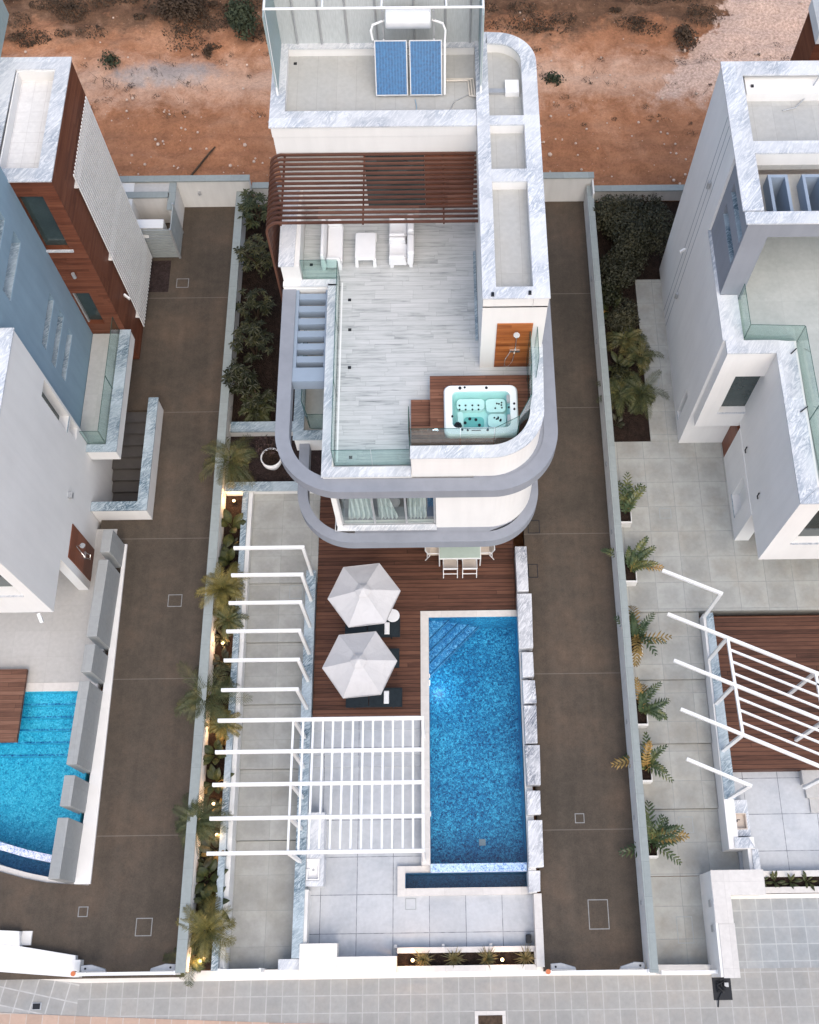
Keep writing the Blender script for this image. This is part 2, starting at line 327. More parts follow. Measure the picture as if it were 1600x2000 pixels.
def mk_dirt():
    g = G('red_dirt'); p = g.pos(); x, y, z = g.xyz(p)
    a = g.noise(p, .16, 8, .68, .4); b = g.noise(p, 1.1, 8, .7, .3); c3 = g.noise(p, 9, 5, .7); grain = g.noise(p, 40, 3, .6)
    base = g.ramp(a, [(.30, (.25, .112, .058)), (.5, (.36, .165, .088)), (.68, (.49, .265, .16))])
    base = g.mix(1, base, g.ramp(b, [(.28, .70), (.5, 1.0), (.75, 1.22)]), 'MULTIPLY')
    # paler, stonier soil in a band, brown litter further back
    pb = g.ma('SUBTRACT', 1.0, g.ma('ABSOLUTE', g.ma('MULTIPLY', g.ma('SUBTRACT', y, 35.2), .42)))
    pale = g.ma('MULTIPLY', g.ramp(g.ma('ADD', g.ma('MULTIPLY', pb, .5), b), [(.62, 0.0), (1.0, .8)]), .8)
    base = g.mix(pale, base, (.58, .40, .30))
    far = g.ma('ADD', g.ma('MULTIPLY', g.ma('SUBTRACT', y, 37.0), .42), g.ma('MULTIPLY', g.ma('SUBTRACT', g.noise(p, .55, 7, .7), .5), 3.2))
    ff = g.ramp(far, [(.2, 0.0), (.75, .85)])
    base = g.mix(ff, base, g.ramp(b, [(.35, (.045, .028, .019)), (.55, (.11, .066, .042)), (.72, (.25, .15, .10))]))
    # washed gravel fan on the right
    gx = g.ma('ADD', g.ma('SUBTRACT', x, 10.0), g.ma('MULTIPLY', g.ma('SUBTRACT', y, 36.6), -.75))
    fan = g.ramp(g.ma('ADD', g.ma('MULTIPLY', gx, .45), g.ma('MULTIPLY', g.ma('SUBTRACT', b, .5), 1.8)), [(.42, 0.0), (.55, 1.0)])
    fan = g.ma('MULTIPLY', fan, g.ramp(g.ma('ADD', g.ma('MULTIPLY', g.ma('SUBTRACT', y, 33.4), .4), g.ma('MULTIPLY', g.ma('SUBTRACT', b, .5), 1.0)), [(.1, 0.0), (.5, 1.0)]))
    base = g.mix(g.ma('MULTIPLY', fan, .9), base, g.ramp(c3, [(.3, (.44, .30, .23)), (.7, (.68, .50, .41))]))
    # bluish spilled cement
    dx = g.ma('MULTIPLY', g.ma('ADD', x, 11.5), .33); dy = g.ma('MULTIPLY', g.ma('SUBTRACT', y, 35.6), 1.1)
    rr = g.ma('ADD', g.ma('ADD', g.ma('MULTIPLY', dx, dx), g.ma('MULTIPLY', dy, dy)), g.ma('MULTIPLY', g.ma('SUBTRACT', b, .5), 2.6))
    base = g.mix(g.ramp(rr, [(.15, .55), (.8, 0.0)]), base, (.30, .33, .34))
    # wheel tracks along the back wall
    tr = g.ma('SINE', g.ma('MULTIPLY', g.ma('ADD', y, g.ma('MULTIPLY', a, 1.5)), 7.5))
    trk = g.ma('MULTIPLY', g.ramp(y, [(0, 0), (1, 0)]), 0.0)
    near = g.ma('LESS_THAN', y, 32.2)
    base = g.mix(g.ma('MULTIPLY', g.ma('MULTIPLY', near, g.ramp(tr, [(.2, 0), (.9, 1)])), .22), base, (.20, .085, .05))
    pebv = g.vor(p, 5.0)
    pm = g.ma('MULTIPLY', g.ma('LESS_THAN', pebv[0], .10), g.ma('GREATER_THAN', g.white(pebv[2])[0], .55))
    base = g.mix(g.ma('MULTIPLY', pm, .5), base, (.58, .42, .33))
    base = g.mix(1, base, g.ramp(c3, [(.25, .72), (.5, 1.0), (.75, 1.2)]), 'MULTIPLY')
    base = g.mix(1, base, g.ramp(grain, [(.3, .82), (.7, 1.16)]), 'MULTIPLY')
    h = g.ma('ADD', g.ma('MULTIPLY', b, 1.0), g.ma('MULTIPLY', c3, .45))
    return g.done(base, .95, .1, h, .9, .10)
M['dirt'] = mk_dirt()

# ------------------------------------------------------------------ mesh and object helpers
class MB:
    def __init__(s): s.v = []; s.f = []; s.mi = []
    def face(s, pts, mi=0):
        n = len(s.v); s.v += [tuple(p) for p in pts]; s.f.append(tuple(range(n, n+len(pts)))); s.mi.append(mi)
    def box(s, x0, y0, z0, x1, y1, z1, mi=0):
        if x0 > x1: x0, x1 = x1, x0
        if y0 > y1: y0, y1 = y1, y0
        if z0 > z1: z0, z1 = z1, z0
        return s.prism([(x0, y0), (x1, y0), (x1, y1), (x0, y1)], z0, z1, mi)
    def prism(s, poly, z0, z1, mi=0, top=None):
        ar = sum(poly[i][0]*poly[(i+1) % len(poly)][1]-poly[(i+1) % len(poly)][0]*poly[i][1] for i in range(len(poly)))
        if ar < 0: poly = poly[::-1]; top = top[::-1] if top else None
        n = len(s.v); k = len(poly); tp = top or poly
        s.v += [(p[0], p[1], z0) for p in poly] + [(p[0], p[1], z1) for p in tp]
        s.f.append(tuple(range(n, n+k))[::-1]); s.f.append(tuple(range(n+k, n+2*k))); s.mi += [mi, mi]
        for i in range(k):
            j = (i+1) % k; s.f.append((n+i, n+j, n+k+j, n+k+i)); s.mi.append(mi)
        return s
    def beam(s, a, b, w, h, mi=0, up=(0, 0, 1)):
        a = Vector(a); b = Vector(b); dd = (b-a).normalized(); upv = Vector(up)
        if abs(dd.dot(upv)) > .98: upv = Vector((1, 0, 0))
        sx = dd.cross(upv).normalized(); sy = sx.cross(dd).normalized()
        n = len(s.v)
        for q in (a, b):
            for i, j in ((-1, -1), (1, -1), (1, 1), (-1, 1)): s.v.append(tuple(q+sx*(i*w/2)+sy*(j*h/2)))
        for f in ((0, 3, 2, 1), (4, 5, 6, 7), (0, 1, 5, 4), (1, 2, 6, 5), (2, 3, 7, 6), (3, 0, 4, 7)):
            s.f.append(tuple(n+i for i in f)[::-1]); s.mi.append(mi)
        return s
    def strip(s, path, wl, wr, z0, z1, mi=0):           # wall of a given width swept along a plan path
        P = []
        for p in path:
            if not P or (Vector((p[0], p[1], 0))-P[-1]).length > 1e-4: P.append(Vector((p[0], p[1], 0)))
        L = []; Rr = []
        for i, p in enumerate(P):
            t = Vector((0, 0, 0))
            if i > 0: t += (p-P[i-1]).normalized()
            if i < len(P)-1: t += (P[i+1]-p).normalized()
            t.normalize(); nn = Vector((-t.y, t.x, 0)); k = 1.0
            if 0 < i < len(P)-1: k = 1/max(.35, nn.dot(Vector((-(P[i+1]-p).normalized().y, (P[i+1]-p).normalized().x, 0))))
            L.append(p+nn*wl*k); Rr.append(p-nn*wr*k)
        n = len(s.v); c = len(P)
        for z in (z0, z1):
            s.v += [(q.x, q.y, z) for q in L] + [(q.x, q.y, z) for q in Rr]
        for i in range(c-1):
            a, b = n+i, n+i+1
            s.f += [(a+2*c, a+3*c, b+3*c, b+2*c), (a, b, b+c, a+c), (a, a+2*c, b+2*c, b), (a+c, b+c, b+3*c, a+3*c)]; s.mi += [mi]*4
        for i in (0, c-1):
            a = n+i; s.f.append((a, a+c, a+3*c, a+2*c) if i == 0 else (a, a+2*c, a+3*c, a+c)); s.mi.append(mi)
        return s
    def tube(s, pts, rad, k=8, mi=0, cap=True):
        pts = [Vector(p) for p in pts]; n = len(s.v); c = len(pts)
        rads = rad if isinstance(rad, (list, tuple)) else [rad]*c
        ref = Vector((0, 0, 1))
        for i, p in enumerate(pts):
            t = (pts[min(i+1, c-1)]-pts[max(i-1, 0)]).normalized()
            rf = ref if abs(t.dot(ref)) < .95 else Vector((1, 0, 0))
            a = t.cross(rf).normalized(); b = a.cross(t)
            for j in range(k):
                an = 2*math.pi*j/k; s.v.append(tuple(p+(a*math.cos(an)+b*math.sin(an))*rads[i]))
        for i in range(c-1):
            for j in range(k):
                q = (j+1) % k; s.f.append((n+i*k+j, n+i*k+q, n+(i+1)*k+q, n+(i+1)*k+j)); s.mi.append(mi)
        if cap:
            s.f.append(tuple(n+j for j in range(k))[::-1]); s.f.append(tuple(n+(c-1)*k+j for j in range(k))); s.mi += [mi, mi]
        return s
    def cyl(s, x, y, z0, z1, r0, r1=None, k=20, mi=0):
        return s.tube([(x, y, z0), (x, y, z1)], [r0, r0 if r1 is None else r1], k, mi)
    def lathe(s, x, y, prof, k=24, mi=0):
        n = len(s.v); c = len(prof)
        for rr, z in prof:
            for j in range(k):
                an = 2*math.pi*j/k; s.v.append((x+rr*math.cos(an), y+rr*math.sin(an), z))
        for i in range(c-1):
            for j in range(k):
                q = (j+1) % k; s.f.append((n+i*k+j, n+i*k+q, n+(i+1)*k+q, n+(i+1)*k+j)); s.mi.append(mi)
        return s
    def build(s, name, mats, parent=None, smooth=False, bevel=0.0, seg=2, recenter=True, solid=0.0):
        if not isinstance(mats, (list, tuple)): mats = [mats]
        me = bpy.data.meshes.new(name)
        off = Vector((0, 0, 0))
        if parent is None and recenter and s.v:
            xs = [v[0] for v in s.v]; ys = [v[1] for v in s.v]; zs = [v[2] for v in s.v]
            off = Vector(((min(xs)+max(xs))/2, (min(ys)+max(ys))/2, min(zs)))
        if parent is not None:
            off = root_loc(parent)
        me.from_pydata([tuple(Vector(v)-off) for v in s.v], [], s.f)
        for mt in mats: me.materials.append(mt)
        me.polygons.foreach_set('material_index', s.mi)
        if smooth: me.polygons.foreach_set('use_smooth', [True]*len(me.polygons))
        me.update()
        o = bpy.data.objects.new(name, me); S.collection.objects.link(o)
        if parent is None: o.location = off
        else: o.parent = parent
        if solid:
            md = o.modifiers.new('solidify', 'SOLIDIFY'); md.thickness = solid; md.offset = 0
        if bevel:
            md = o.modifiers.new('bevel', 'BEVEL'); md.width = bevel; md.segments = seg; md.limit_method = 'ANGLE'; md.angle_limit = R(40)
        return o

def root_loc(o):
    l = Vector((0, 0, 0))
    while o is not None: l += o.location; o = o.parent
    return l
def tag(o, label, cat, group=None):
    o['label'] = label; o['category'] = cat
    if group: o['group'] = group
    return o
def thing(name, label, cat, loc=(0, 0, 0), group=None):
    o = bpy.data.objects.new(name, None); S.collection.objects.link(o); o.location = loc; o.empty_display_size = .2
    return tag(o, label, cat, group)
def struct(o, kind='structure'):
    o['kind'] = kind; return o
def dup(root, loc, rz=0.0, label=None, sc=1.0):
    q = root.copy(); S.collection.objects.link(q); q.location = loc; q.rotation_euler = (0, 0, rz); q.scale = (sc, sc, sc)
    if label: q['label'] = label
    for ch in list(root.children):
        c = ch.copy(); S.collection.objects.link(c); c.parent = q
        for g in list(ch.children):
            e = g.copy(); S.collection.objects.link(e); e.parent = c
    return q
def B(*a): return MB().box(*a)
def arc(cx, cy, rr, a0, a1, n=10):
    return [(cx+rr*math.cos(R(a0+(a1-a0)*i/n)), cy+rr*math.sin(R(a0+(a1-a0)*i/n))) for i in range(n+1)]
def glass_panel(mb, a, b, z0, z1, th=.018):        # glass faces index 0, edges index 1
    a = Vector((a[0], a[1], 0)); b = Vector((b[0], b[1], 0)); t = (b-a).normalized(); n = Vector((-t.y, t.x, 0))*th/2
    p = [a-n, b-n, b+n, a+n]; k = len(mb.v)
    mb.v += [(q.x, q.y, z0) for q in p]+[(q.x, q.y, z1) for q in p]
    for f, mi in (((0, 1, 5, 4), 0), ((2, 3, 7, 6), 0), ((4, 5, 6, 7), 1), ((3, 0, 4, 7), 1), ((1, 2, 6, 5), 1), ((0, 3, 2, 1), 1)):
        mb.f.append(tuple(k+i for i in f)); mb.mi.append(mi)
def balustrade(pts, z0, z1, parent, name='glass_balustrade'):
    for i in range(len(pts)-1):
        a = Vector(pts[i]); b = Vector(pts[i+1]); t = (b-a).normalized()*.012
        mb = MB(); glass_panel(mb, a+t, b-t, z0, z1); mb.build(name, [M['glass'], M['glassedge']], parent)

# ================================================================== SETTING
# ground: one sheet, low under the built lots and the street, level with the back walls beyond them
def ground():
    mb = MB(); nx, ny = 150, 90
    def h(x, y):
        return .10*math.sin(x*1.3+y*.6)*math.sin(y*1.7-x*.4)+.05*math.sin(x*3.1-y*2.2)+.03*math.sin(y*7.0+x*.2)+max(0, y-40)*.01
    X = [-200, -90]+[-34+68*i/nx for i in range(nx+1)]+[90, 200]
    Y = [-200, -60, 28.60]+[28.62+(48-28.62)*j/ny for j in range(ny+1)]+[90, 220, 400]
    for y in Y:
        for x in X:
            z = -2.6 if y < 28.61 else (-.05 if y > 60 or abs(x) > 60 else h(x, y)*min(1, (y-28.6)/.8)-.05)
            mb.v.append((x, y, z))
    c = len(X)
    for j in range(len(Y)-1):
        for i in range(c-1):
            mb.f.append((j*c+i, j*c+i+1, (j+1)*c+i+1, (j+1)*c+i)); mb.mi.append(0)
    return struct(mb.build('ground', M['dirt'], smooth=True))
ground()
# loose stones and dry litter on the dirt (uncountable)
mb = MB()
for i in range(420):
    x = rnd.uniform(-20, 18); y = 29.4+abs(rnd.gauss(0, 4.5)); s = rnd.uniform(.02, .075)*(1.6 if rnd.random() < .08 else 1)
    mb.lathe(x, y, [(0.001, -.02), (s, .0), (s*.8, s*.6), (.001, s*.8)], 5)
struct(mb.build('pebbles', M['stone']), 'stuff')
def twigs(cx, cy, rx, ry, n, hmax, mb, w=.02):
    for i in range(n):
        x = rnd.gauss(cx, rx*.5); y = rnd.gauss(cy, ry*.5); a = rnd.uniform(0, 6.28); t = rnd.uniform(.1, 1.0)
        l = rnd.uniform(.12, .38); z = rnd.uniform(0, hmax)
        dx, dy, dz = math.cos(a)*t*l, math.sin(a)*t*l, l*rnd.uniform(.2, .9)
        px, py = -math.sin(a)*w, math.cos(a)*w
        mb.face([(x-px, y-py, z), (x+px, y+py, z), (x+dx+px*.4, y+dy+py*.4, z+dz), (x+dx-px*.4, y+dy-py*.4, z+dz)])
def leaf_ball(mb, cx, cy, cz, rx, ry, rz, n, ls, droop=.3):
    for i in range(n):
        while True:
            a, b, c = rnd.uniform(-1, 1), rnd.uniform(-1, 1), rnd.uniform(-.6, 1)
            q = a*a+b*b+c*c
            if .25 < q < 1: break
        p = Vector((cx+a*rx, cy+b*ry, cz+c*rz))
        n_ = Vector((a+rnd.gauss(0, .5), b+rnd.gauss(0, .5), c*.7+rnd.gauss(.4, .4))).normalized()
        t = n_.cross(Vector((rnd.gauss(0, 1), rnd.gauss(0, 1), rnd.gauss(0, 1)))).normalized(); s_ = n_.cross(t)
        l = ls*rnd.uniform(.7, 1.3); w = l*.32
        mb.face([p, p+t*l*.5+s_*w, p+t*l-n_*l*droop, p+t*l*.5-s_*w])
mb = MB()
for i in range(210):
    x = rnd.uniform(-22, 12); y = rnd.uniform(37.0, 43.5)+(.6 if x > 0 else 0); q = rnd.uniform(.15, .75)
    leaf_ball(mb, x, y, .04, q*1.5, q*.8, .05+.22*q, int(60+260*q), .085)
for i in range(90):
    x = rnd.uniform(-18, 16); y = rnd.uniform(32, 37); q = rnd.uniform(.06, .22); leaf_ball(mb, x, y, .02, q*1.4, q, .08, int(20+120*q), .05)
for i in range(40):
    x = rnd.uniform(-18, 16); y = rnd.uniform(33, 37); twigs(x, y, .3, .2, 10, .05, mb, .010)
struct(mb.build('dry_scrub', M['brush']), 'stuff')
def bush(name, label, x, y, rr, hh, mat_, n, ls, group=None, cat='bush', z=0):
    t = thing(name, label, cat, (x, y, z), group)
    mb = MB()
    for i in range(7):
        a = rnd.uniform(0, 6.28); q = rnd.uniform(.15, .6)*rr
        leaf_ball(mb, x+math.cos(a)*q, y+math.sin(a)*q, z+hh*rnd.uniform(.35, .7), rr*rnd.uniform(.4, .65), rr*rnd.uniform(.4, .65), hh*rnd.uniform(.3, .5), n//7, ls)
    mb.build('crown', mat_, t)
    st = MB()
    for i in range(5):
        a = rnd.uniform(0, 6.28)
        st.tube([(x, y, z), (x+math.cos(a)*rr*.25, y+math.sin(a)*rr*.25, z+hh*.35), (x+math.cos(a)*rr*.5, y+math.sin(a)*rr*.5, z+hh*.7)], [.035, .025, .012], 5)
    st.build('stem', M['bark'], t)
    return t
bush('wild_bush', 'green bush on the dirt just left of the mesh roof screen', -8.2, 38.1, 1.05, 1.3, M['brush_g'], 1400, .16)
bush('wild_bush', 'wide dark brown bush on the dirt, left of the green bush', -11.2, 39.3, 1.35, .9, M['brush'], 1300, .15)
bush('wild_bush', 'small round dark bush on pale dirt right of the bluish cement patch', -9.7, 36.7, .33, .4, M['brush'], 400, .08)
bush('wild_bush', 'sparse straggly bush on the dirt above the bluish cement patch', -14.0, 36.2, .6, .4, M['brush_g'], 260, .11)
bush('wild_bush', 'dark scrub bush at the edge of the pale gravel fan, upper right', 10.9, 37.2, .75, .45, M['brush'], 500, .13)
bush('wild_bush', 'low thorny bush on the dirt behind the rounded tower corner of the middle villa', 5.1, 34.9, .5, .35, M['brush_g'], 260, .11)
mb = MB(); mb.tube([(-10.15, 29.75, .07), (-9.35, 31.1, .11), (-9.1, 31.5, .10)], [.045, .045, .03], 6)
tag(mb.build('branch', M['bark']), 'thin dark branch lying on the red dirt behind the left driveway', 'branch')

# driveways (each a slab with its stair well left open), street, pavement
ZD = -.02
mb = MB()
mb.box(-11.65, 19.25, -.4, -7.85, 28.6, ZD); mb.box(-10.15, 14.85, -.4, -7.85, 19.25, ZD)
mb.prism([(-11.95, 12.9), (-7.85, 12.9), (-7.85, 14.85), (-11.95, 14.85)], -.4, ZD)
mb.prism([(-10.95, 2.62), (-7.85, 2.62), (-7.85, 12.9), (-10.93, 12.9)], -.4, ZD)
mb.prism([(-17.5, -.02), (-7.85, -.02), (-7.85, 2.62), (-10.98, 2.62), (-12.27, 2.72), (-13.0, 2.86), (-13.9, 3.10), (-15.5, 3.70), (-17.5, 4.70)], -.4, ZD)
struct(mb.build('driveway', M['drive']))
struct(B(2.95, .0, -.45, 5.98, 28.6, ZD).build('driveway', M['drive']))
struct(B(-11, -.75, -.9, 30, .0, -.30).build('pavement', M['sidewalk']))
mb = MB(); mb.prism([(8.75, .0), (30, .0), (30, 2.06), (8.75, 2.06)], -.9, -.30)
struct(mb.build('side_pavement', M['sidewalk_r']))
mb = MB(); mb.prism([(-30, -3), (-11, -1.05), (-11, .0), (-30, .95)], -.9, -.304); struct(mb.build('turned_pavement', M['sidewalk_l']))
mb = MB(); mb.prism([(-30, -1.9), (-13.6, -.90), (-11.0, -1.04), (-5.0, -1.30), (3, -1.55), (30, -1.62), (30, -3.2), (-30, -3.2)], -.9, -.292); struct(mb.build('kerb_strip', M['tactile']))
struct(B(-11.0, -2.2, -.9, 30, -.75, -.302).build('pavement', M['sidewalk']))
mb = MB(); mb.strip([(-30, .75), (-13.5, .22), (-10.9, -.02), (3, .0), (8.75, -.05)], .17, .12, -.62, -.21)
struct(mb.build('threshold', M['cream']))
struct(B(8.8, 1.98, -.5, 30, 2.10, -.12).build('kerb', M['cream']))

# ------------------------------------------------------------------ MIDDLE LOT, ground level
mb = MB()
edges = [15.88, 12.43, 10.36, 8.27, 6.17, 3.95, .12]; 
for i in range(6):
    xr = -4.24 if i == 0 else -4.5
    mb.box(-6.62, edges[i+1], -.9, xr, edges[i]-(.014 if i else 0), -.13*i)  # narrow gap added at each riser foot to give its shadow line
mb.box(-4.24, 13.6, -.9, -3.0, 15.88, -.004)
mb.box(-6.61, .14, -1.0, -4.52, 12.4, -.80)
struct(mb.build('path', M['path']))
mb = MB()
mb.box(-4.25, 7.78, -.7, -.703, 16.0, .0); mb.box(-.703, 11.333, -.7, 2.56, 16.0, .0)
struct(mb.build('deck', M['deck']))
mb = MB(); mb.box(-4.40, .42, -.95, -1.46, 6.2, -.52); mb.box(-1.46, .42, -.95, 2.78, 2.21, -.52); mb.box(-1.46, 3.09, -.95, -.70, 6.2, -.52)
struct(mb.build('patio', M['patio']))
mb = MB()
mb.box(-4.27, 7.36, -.95, -.72, 7.78, -.13); mb.box(-4.27, 6.55, -.95, -.72, 7.36, -.26); mb.box(-4.27, 6.20, -.95, -.72, 6.55, -.39)
struct(mb.build('patio_steps', M['patio']))

# swimming pool
t = thing('swimming_pool', 'long rectangular blue mosaic pool with stone coping beside the dark wooden deck', 'pool', (1.0, 7, -1.5))
mb = MB(); x0, x1, y0, y1, zb = -.42, 2.58, 3.12, 11.10, -1.35
mb.face([(x0, y0, zb), (x1, y0, zb), (x1, y1, zb), (x0, y1, zb)])
mb.face([(x0, y0, zb), (x0, y1, zb), (x0, y1, -.005), (x0, y0, -.005)]); mb.face([(x1, y0, zb), (x1, y0, -.005), (x1, y1, -.005), (x1, y1, zb)])
mb.face([(x0, y1, zb), (x1, y1, zb), (x1, y1, -.005), (x0, y1, -.005)]); mb.face([(x0, y0, zb), (x0, y0, -.06), (x1, y0, -.06), (x1, y0, zb)])
mb.build('basin', M['mosaic'], t)
mb = MB()
for i, (s, z) in enumerate([(1.75, -1.1), (1.4, -.85), (1.05, -.6), (.7, -.35)]):
    mb.prism([(x0+.002, y1-.002), (x0+.002, y1-s), (x0+s, y1-.002)], -1.34, z)
mb.build('corner_step', M['mosaic_s'], t)
mb = MB()
for i, (s, z) in enumerate([(1.75, -1.1), (1.4, -.85), (1.05, -.6), (.7, -.35)]):
    mb.prism([(x0+.003, y1-s+.01), (x0+s-.01, y1-.003), (x0+s-.07, y1-.003), (x0+.003, y1-s+.07)], z+.001, z+.006)
mb.build('step_shade_line', M['mosaic_d'], t)  # added dark strips that paint the shade line along each step edge
mb = MB(); mb.box(-.42, 2.87, -1.3, 2.58, 3.12, -.055); mb.build('overflow_edge', M['mosaic_w'], t)
mb = MB(); mb.box(-.70, 3.08, -.9, -.423, 11.103, .02); mb.box(-.70, 11.104, -.9, 2.583, 11.33, .02); mb.build('coping', M['coping'], t)
mb = MB(); mb.box(-1.24, 2.42, -1.25, 2.62, 2.87, -1.2); mb.box(-1.24, 2.42, -1.2, -1.20, 2.87, -.44); mb.box(-1.2, 2.865, -1.2, 2.6, 2.869, -.3)
mb.build('overflow_trough', M['mosaic_d'], t)
mb = MB(); mb.box(-1.46, 2.21, -.95, 2.60, 2.43, -.36); mb.box(-1.46, 2.43, -.95, -1.22, 3.09, -.36); mb.box(-1.22, 2.872, -.95, -.425, 3.09, -.36)
mb.build('trough_coping', M['coping'], t)
mb = MB(); mb.tube([(-.419, 9.0, -.6), (-.40, 9.0, -.6)], .09, 14); mb.build('underwater_lamp', M['plamp'], t)
pl = bpy.data.lights.new('underwater_lamp_light', 'POINT'); pl.energy = 9; pl.color = (.75, .92, 1.0); pl.shadow_soft_size = .12
po = bpy.data.objects.new('underwater_lamp_light', pl); S.collection.objects.link(po); po.location = (-.12, 8.95, -.75)
B(-.418, 4.55, -.12, -.39, 4.70, .012).build('skimmer', M['white_paint'], t)
B(-.418, 9.02, -.10, -.39, 9.14, .012).build('skimmer', M['white_paint'], t)
B(1.15, 3.78, -1.346, 1.36, 3.98, -1.335).build('drain_grate', M['greymetal'], t)
mb = MB(); mb.face([(-.42, 2.88, -.05), (2.58, 2.88, -.05), (2.58, 11.10, -.05), (-.42, 11.10, -.05)])
struct(mb.build('water', M['water']))
mb = MB(); mb.face([(-1.2, 2.43, -.62), (2.6, 2.43, -.62), (2.6, 2.86, -.62), (-1.2, 2.86, -.62)])
struct(mb.build('water', M['water']))

# rough marble wall between pool and driveway
t = thing('marble_wall', 'low wall of staggered pale marble blocks between the pool and the right driveway', 'wall', (2.8, 7.8, 0))
B(2.60, 2.22, -.9, 2.84, 13.4, .14).build('footing', M['white2'], t)
for i, (ya, yb, xa, xb, z) in enumerate([(11.80, 13.42, 2.57, 2.98, .62), (9.80, 11.72, 2.56, 3.05, .60), (8.86, 9.70, 2.63, 3.02, .55), (8.00, 8.76, 2.64, 3.06, .52),
        (6.70, 7.93, 2.64, 3.05, .50), (5.40, 6.66, 2.63, 3.09, .46), (4.50, 5.24, 2.63, 3.06, .42), (2.92, 4.34, 2.61, 3.08, .40), (2.22, 2.86, 2.59, 2.95, .10)]):
    mb = MB(); jx = [rnd.uniform(-.02, .02) for _ in range(4)]
    mb.prism([(xa+jx[0], ya), (xb+jx[1], ya+rnd.uniform(0, .04)), (xb+jx[2], yb), (xa+jx[3], yb)], .142, max(z, .18))
    mb.build('marble_block', M['marble_c'], t, bevel=.015)
B(2.74, .12, -.9, 2.98, 2.2, .05).build('low_wall', M['coping'], t)

# marble retaining wall along the deck and steps, holding the white pergola posts
t = thing('retaining_wall', 'low veined marble wall between the stepped path and the wooden deck', 'wall', (-4.45, 6.5, 0))
mb = MB()
for ya, yb, z in [(10.4, 12.75, .30), (8.3, 10.4, .28), (6.2, 8.3, .26), (3.9, 6.2, .24), (.45, 3.9, .20)]: mb.box(-4.60, ya+.004, -.9, -4.27, yb, z)
mb.build('wall', M['marble_b'], t)
B(-4.275, .45, -.9, -4.17, 2.4, .14).build('coping', M['white2'], t)
B(-5.0, .14, -.9, -4.36, .44, .10).build('coping', M['marble'], t)

# planter walls left of the path
t = thing('planter_wall', 'long white garden wall with a grey capping along the left driveway', 'wall', (-7.72, 14, 0))
B(-7.84, .12, -.7, -7.62, 28.5, .86).build('wall', M['white2'], t)
mb = MB(); mb.box(-7.88, .10, .862, -7.58, 15.9, .91); mb.box(-7.88, 15.9, .862, -7.58, 28.5, .93); mb.build('capping', M['capgrey'], t)
for y in (2.0, 4.6, 7.4, 10.1, 12.9, 15.5, 19.0, 22.4, 25.4):
    B(-7.618, y, .30, -7.59, y+.13, .42).build('step_light', M['metal'], t)
t = thing('marble_curb', 'narrow veined marble curb between the planting bed and the stepped path', 'wall', (-6.85, 8, 0))
mb = MB(); mb.box(-6.96, .14, -.7, -6.76, 15.75, .30); mb.build('marble_cap', M['marble_b'], t)
mb = MB()
for i in range(6): mb.box(-6.757, edges[i+1], -.7, -6.615, edges[i], .24-.035*i)
mb.build('edging', M['white2'], t)
struct(B(-7.62, .2, -.7, -6.96, 15.75, -.08).build('soil', M['soil']))
t = thing('cross_wall', 'marble topped cross wall at the top end of the stepped path', 'wall', (-6, 16, 0))
B(-7.6, 15.78, -.6, -4.3, 16.05, .3).build('wall', M['white2'], t); B(-7.55, 15.74, .302, -4.3, 16.10, .36).build('marble_cap', M['marble_b'], t)
t = thing('cross_wall', 'marble topped cross wall behind the round white plant pot', 'wall', (-6, 18.4, 0))
B(-7.6, 18.15, -.6, -3.3, 18.45, .3).build('wall', M['white2'], t); B(-7.55, 18.10, .302, -3.3, 18.50, .38).build('marble_cap', M['marble_b'], t)
struct(B(-7.62, 16.05, -.7, -3.3, 18.15, -.1).build('soil', M['pebble']))
struct(B(-7.62, 18.45, -.7, -3.3, 28.5, -.06).build('soil', M['soil']))
# front wall and bed by the street
t = thing('front_wall', 'cream street wall of two steps in front of the tiled patio', 'wall', (-3, .4, -.5))
B(-4.36, .02, -.9, -3.24, .86, .22).build('pillar', M['cream'], t); B(-3.238, .02, -.9, -1.46, .48, .20).build('wall', M['cream'], t)
t = thing('street_planter', 'long narrow stone planter of spiky plants at the street edge of the patio', 'planter', (.6, .3, -.5))
mb = MB(); mb.box(-1.455, .03, -.9, 2.76, .20, -.10); mb.box(-1.455, .56, -.9, 2.76, .72, -.24); mb.box(2.70, .2, -.9, 2.76, .56, -.10); mb.build('trough', M['coping'], t)
B(-1.45, .2, -.9, 2.70, .56, -.34).build('soil', M['soil'], t)
for i, x in enumerate((-1.55, -.1, 1.35)):
    B(x, .72, -.52, x+.09, .81, -.30).build('garden_socket', M['metal'], t)
tag(B(2.48, .80, -.52, 2.64, 1.05, -.25).build('floor_box', M['black'], bevel=.02), 'small black box on the patio beside the right driveway', 'box')

# ================================================================== MIDDLE VILLA
V = thing('villa', 'middle white villa with grey plank roof terrace, curved lavender bands and brown slat pergola', 'house', (-1, 20, 0))
TZ = 6.6
# ground floor, set back below the bands
mb = MB()
mb.box(-2.9, 16.0, 0, 2.85, 26.4, 2.95); mb.box(-4.75, 20.0, 0, -2.9, 26.4, 2.95)
mb.build('ground_floor_wall', M['white'], V)
B(-2.2, 15.97, .05, .9, 16.03, 2.5).build('sliding_door', M['darkglass'], V)
